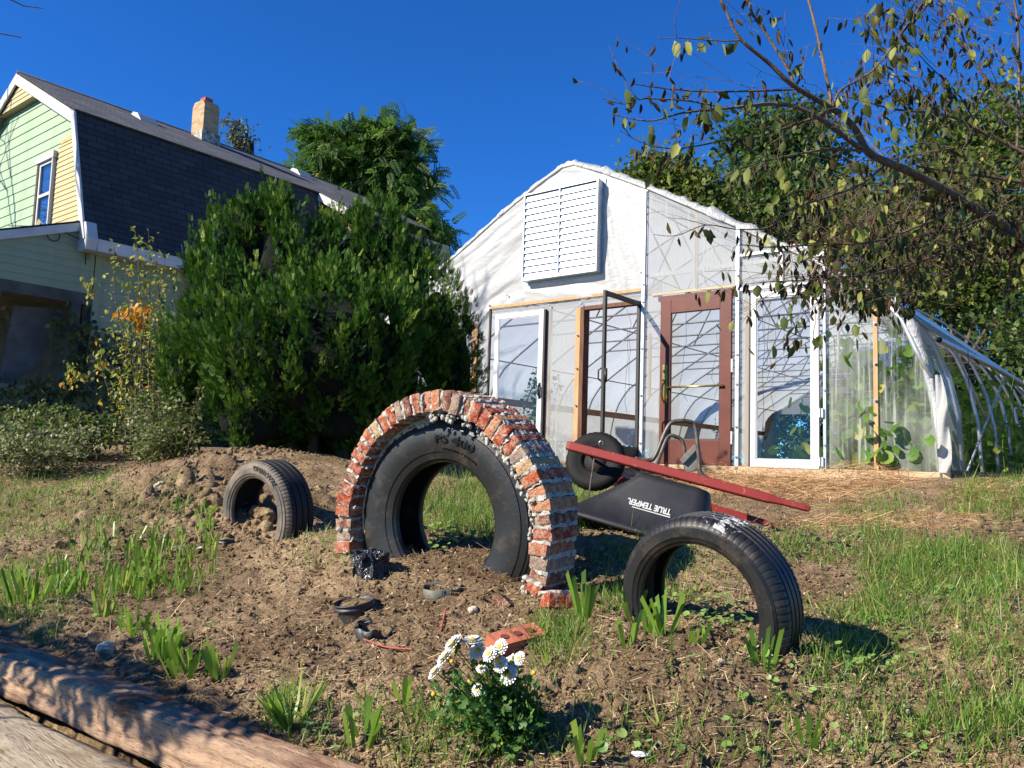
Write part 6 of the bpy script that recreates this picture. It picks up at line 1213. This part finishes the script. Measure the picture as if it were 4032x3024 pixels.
# ---------------------------------------------------------------- buried pots, bag, scraps, stones
M_pot = noisy('dull_black_plastic', (.022, .022, .022), (.05, .045, .04), 20, .5, .2, .002, .5); M_potg = noisy('grey_plastic', (.10, .105, .085), (.16, .15, .11), 14, .6, .3, .003)
M_bag = mat('shiny_black_film', (.02, .022, .028), .22, 0, .7); lk(M_bag, bump(M_bag, noise(M_bag, coords(M_bag), 28, 4, .6, 1.), .9, .03), BS(M_bag).inputs['Normal'])
def gp(px, py, Y):
    best = min(np.linspace(Y*.75, Y*1.3, 80), key=lambda y_: abs(at(px, py, y_)[2]-float(H(at(px, py, y_)[0], y_)))); p = at(px, py, best); p[2] = float(H(p[0], p[1])); return p
def pot(px, py, Y, r, h, tx, ty, label, m, rid=True, crumple=0., a0=0., a1=2*math.pi, sink=.0):
    p = gp(px, py, Y); T = np.array(Matrix.Rotation(tx, 3, 'X')@Matrix.Rotation(ty, 3, 'Y')); pr = [(r*.80, -.12), (r*.93, h-.045)]+([(r*.93, h-.03), (r*1.0, h-.028), (r*1.0, h-.018), (r*.96, h-.016), (r*.96, h-.008), (r*1.02, h-.006)] if rid else [])+[(r*1.02, h), (r*.98, h+.001), (r*.93, h-.02), (r*.8, -.1)]
    b = MB(); b.sweep(pr, 48, lambda a, rr, x: T@(np.array([rr*math.cos(a), rr*math.sin(a), x-sink])*(1+0)+crumple*(np.array([nz2(a*3, x*20, 71), nz2(a*3+9, x*20, 72), nz2(a*2.5, 5, 73)*1.6])-.5)), a1-a0 > 6.2, a0, a1)
    o = b.build('plant_pot', m, None, True, label, 'plant pot', 'black pots buried in the bank'); o.location = Vector(p); return o
pot(1395, 2385, 3.75, .088, .020, .10, -.16, 'ribbed black pot rim sunk in the soil, straw sticking from it', M_pot, sink=.005)
pot(1740, 2320, 3.9, .085, .010, .12, -.05, 'grey plastic pot rim almost buried in front of the truck tyre', M_potg, rid=False, crumple=.01)
pot(1465, 2510, 3.35, .070, .030, .22, .22, 'torn black pot tilted open above the chrysanthemum', M_pot, rid=False, crumple=.035)
pot(905, 2125, 4.9, .085, .012, .05, .05, 'flat black pot rim just in front of the grey tyre', M_pot, crumple=.008)
p = gp(1455, 2250, 4.1); b = MB(); b.sweep([(.0, -.04), (.075, -.04), (.078, .02), (.072, .055), (.08, .075), (.06, .095), (.03, .088), (0, .08)], 60, lambda a, rr, x: np.array([rr*math.cos(a)*1.05, rr*math.sin(a), x])+.035*(np.array([nz2(a*4, x*40, 74), nz2(a*4+9, x*40, 75), nz2(a*3.5, rr*50, 76)])-.5)*(rr > 0)); o = b.build('plastic_bag', M_bag, None, False, 'crumpled shiny black plastic grow bag before the truck tyre', 'bag'); o.location = Vector(p)
M_scr = noisy('white_scrap', (.75, .75, .72), (.6, .6, .57), 30, .7, .3, .002); M_stone = noisy('pale_stone', (.55, .47, .36), (.36, .29, .21), 18, .9, .6, .01)
def lump(name, px, py, Y, s, label, cat, m, seed, group=None, rz=0):
    p = gp(px, py, Y); bm = bmesh.new(); bmesh.ops.create_icosphere(bm, subdivisions=3, radius=1)
    for v in bm.verts:
        k = 1+.75*(nz2(v.co.x*1.6+seed, v.co.y*1.6+v.co.z*1.1, 77)-.5)+.22*(nz2(v.co.x*5+seed, v.co.y*5+v.co.z*4, 78)-.5); v.co = Vector((v.co.x*s[0]*k, v.co.y*s[1]*k, v.co.z*s[2]*k))
    me = bpy.data.meshes.new(name); bm.to_mesh(me); bm.free(); o = finish(me, name, m, None, False, label, cat, group); o.location = Vector(p)+Vector((0, 0, s[2]*.3)); o.rotation_euler = (0, 0, rz); return o
lump('paper_scrap', 2520, 2985, 2.3, (.026, .018, .007), 'small white scrap lying at the very bottom of the bank', 'scrap', M_scr, 3)
lump('plastic_scrap', 700, 2175, 4.6, (.055, .03, .022), 'torn black and white plastic scrap left of the grow bag', 'scrap', M_potg, 8); lump('plastic_scrap', 790, 2170, 4.6, (.022, .02, .015), 'small pale stone like scrap beside the torn plastic', 'scrap', M_scr, 12)
for x, y, Y, s, l, sd in ((3560, 2790, 2.6, .017, 'pale stone in the grass below the black tyre shadow', 5), (415, 2565, 3.4, .032, 'rough grey stone beside the log and the upright lily clump', 9), (1255, 1930, 4.9, .0, '', 0), (2840, 2598, 2.75, .010, 'small cream stone on the clay below the black tyre', 6), (250, 2150, 4.8, .05, 'pale clay lump at the left edge of the lily patch', 7), (1040, 2040, 5.0, .075, 'big pale clay clod lying inside the grey tyre', 4), (640, 1925, 6.0, .05, 'pale stone on the slope left of the clods', 2), (1860, 2400, 3.5, .022, 'pale broken stone in front of the truck tyre', 14), (840, 1990, 5.3, .07, 'large rough clay clod left of the grey tyre', 15), (800, 1930, 5.6, .06, 'rough clay clod on top of the heap left of the grey tyre', 16), (1700, 2155, 4.1, .0, '', 1)):
    if s: lump('stone' if 'stone' in l else 'clay_clod', x, y, Y, (s*1.1, s, s*.8), l, 'stone' if 'stone' in l else 'clod', M_stone if 'stone' in l else M_soil, sd)
b = MB(); q = [gp(330, 1745, 7.5)+np.array([0, 0, .12]), gp(430, 1742, 7.4)+np.array([0, 0, .14]), gp(520, 1752, 7.3)+np.array([0, 0, .06])]; b.tube(path(q), .010, 6); b.tube(path([q[1]+np.array([0, .0, .0]), q[0]+np.array([.1, -.1, -.06]), q[0]+np.array([-.15, -.2, -.1])]), .006, 5); b.build('fallen_branch', M_bark, None, True, 'bare fallen branch lying in front of the bramble bush', 'branch')
b = MB(); q = [gp(1430, 2540, 3.3)+np.array([0, 0, .02]), gp(1520, 2560, 3.25)+np.array([0, 0, .012]), gp(1625, 2568, 3.2)+np.array([0, 0, .01])]; b.tube(path(q), .004, 5); b.build('red_stalk', mat('red_stalk_skin', (.30, .07, .05), .6), None, True, 'dry red stalk lying beside the torn black pot', 'stalk')
b = MB(); q = gp(1735, 2490, 3.3); b.tube(path([q, q+np.array([.01, 0, .05]), q+np.array([.018, 0, .09])]), .0035, 5); b.build('red_stalk', mat('red_stalk_skin2', (.36, .06, .05), .6), None, True, 'short upright red stalk in the bare soil above the chrysanthemum', 'stalk')
# bare tree outside the frame, up the street, whose boughs shade the gable and the logs
bt = empty('bare_tree', (-13.2, 11.6, 0.), 'leafless tree standing beside the house beyond the edge of the photo', 'tree'); b = MB()
def rec(p, d, l, r, lev):
    d = d/np.linalg.norm(d); q = p+d*l; mid = p+d*l*.5+rng.normal(size=3)*l*.06; b.tube([p, mid, q], [r, r*.85, r*.7], 6 if lev > 2 else 4, False)
    if lev > 0:
        for _ in range(2 if lev < 4 else 3): rec(q, d+rng.normal(size=3)*.48+np.array([0, 0, .08]), l*rng.uniform(.66, .88), r*.62, lev-1)
rec(np.array([0, 0, -.3]), np.array([.05, 0, 1.]), 3.4, .22, 6); b.build('trunk', M_bark, bt, True)

# unseen leafy bough, added and shaped to dapple the reddish log
so = np.array([-5.6, 1.0, -1.2]); st_ = empty('added_shade_shrub', so, 'unseen leafy shrub added to dapple the reddish log', 'shrub'); n = 1500
u_ = rng.uniform(-1.5, 1.5, n); w_ = rng.normal(size=n)*.10; P = np.array([-4.75, 2.2, 1.24])-so+UR*u_[:, None]+np.array([.3, -.1, .95])*w_[:, None]-np.array([0, 0, .03])+VV*(rng.normal(size=n)*.05)[:, None]; P = P[vnoise(u_*3.2, w_*9, 55) > .38]; n = len(P)
V, Fq, r = scatter(LEAF[0], LEAF[1], P, basis(rng.normal(size=(n, 3))), rng.uniform(.05, .10, n)); arr_mesh('foliage', V, Fq, r, M_thk, parent=st_)
b = MB(); c_ = np.array([-4.75, 2.2, 1.2])-so
for q in (-1.3, -.8, -.2, .3, .9, 1.4): b.tube(path([np.array([0, 0, 0.]), c_*.5+np.array([0, 0, .2]), c_+UR*q*.6, c_+UR*q]), [.03]*5+[.02]*5+[.012]*5+[.006]*5, 5)
b.build('stem', M_bark, st_, True)
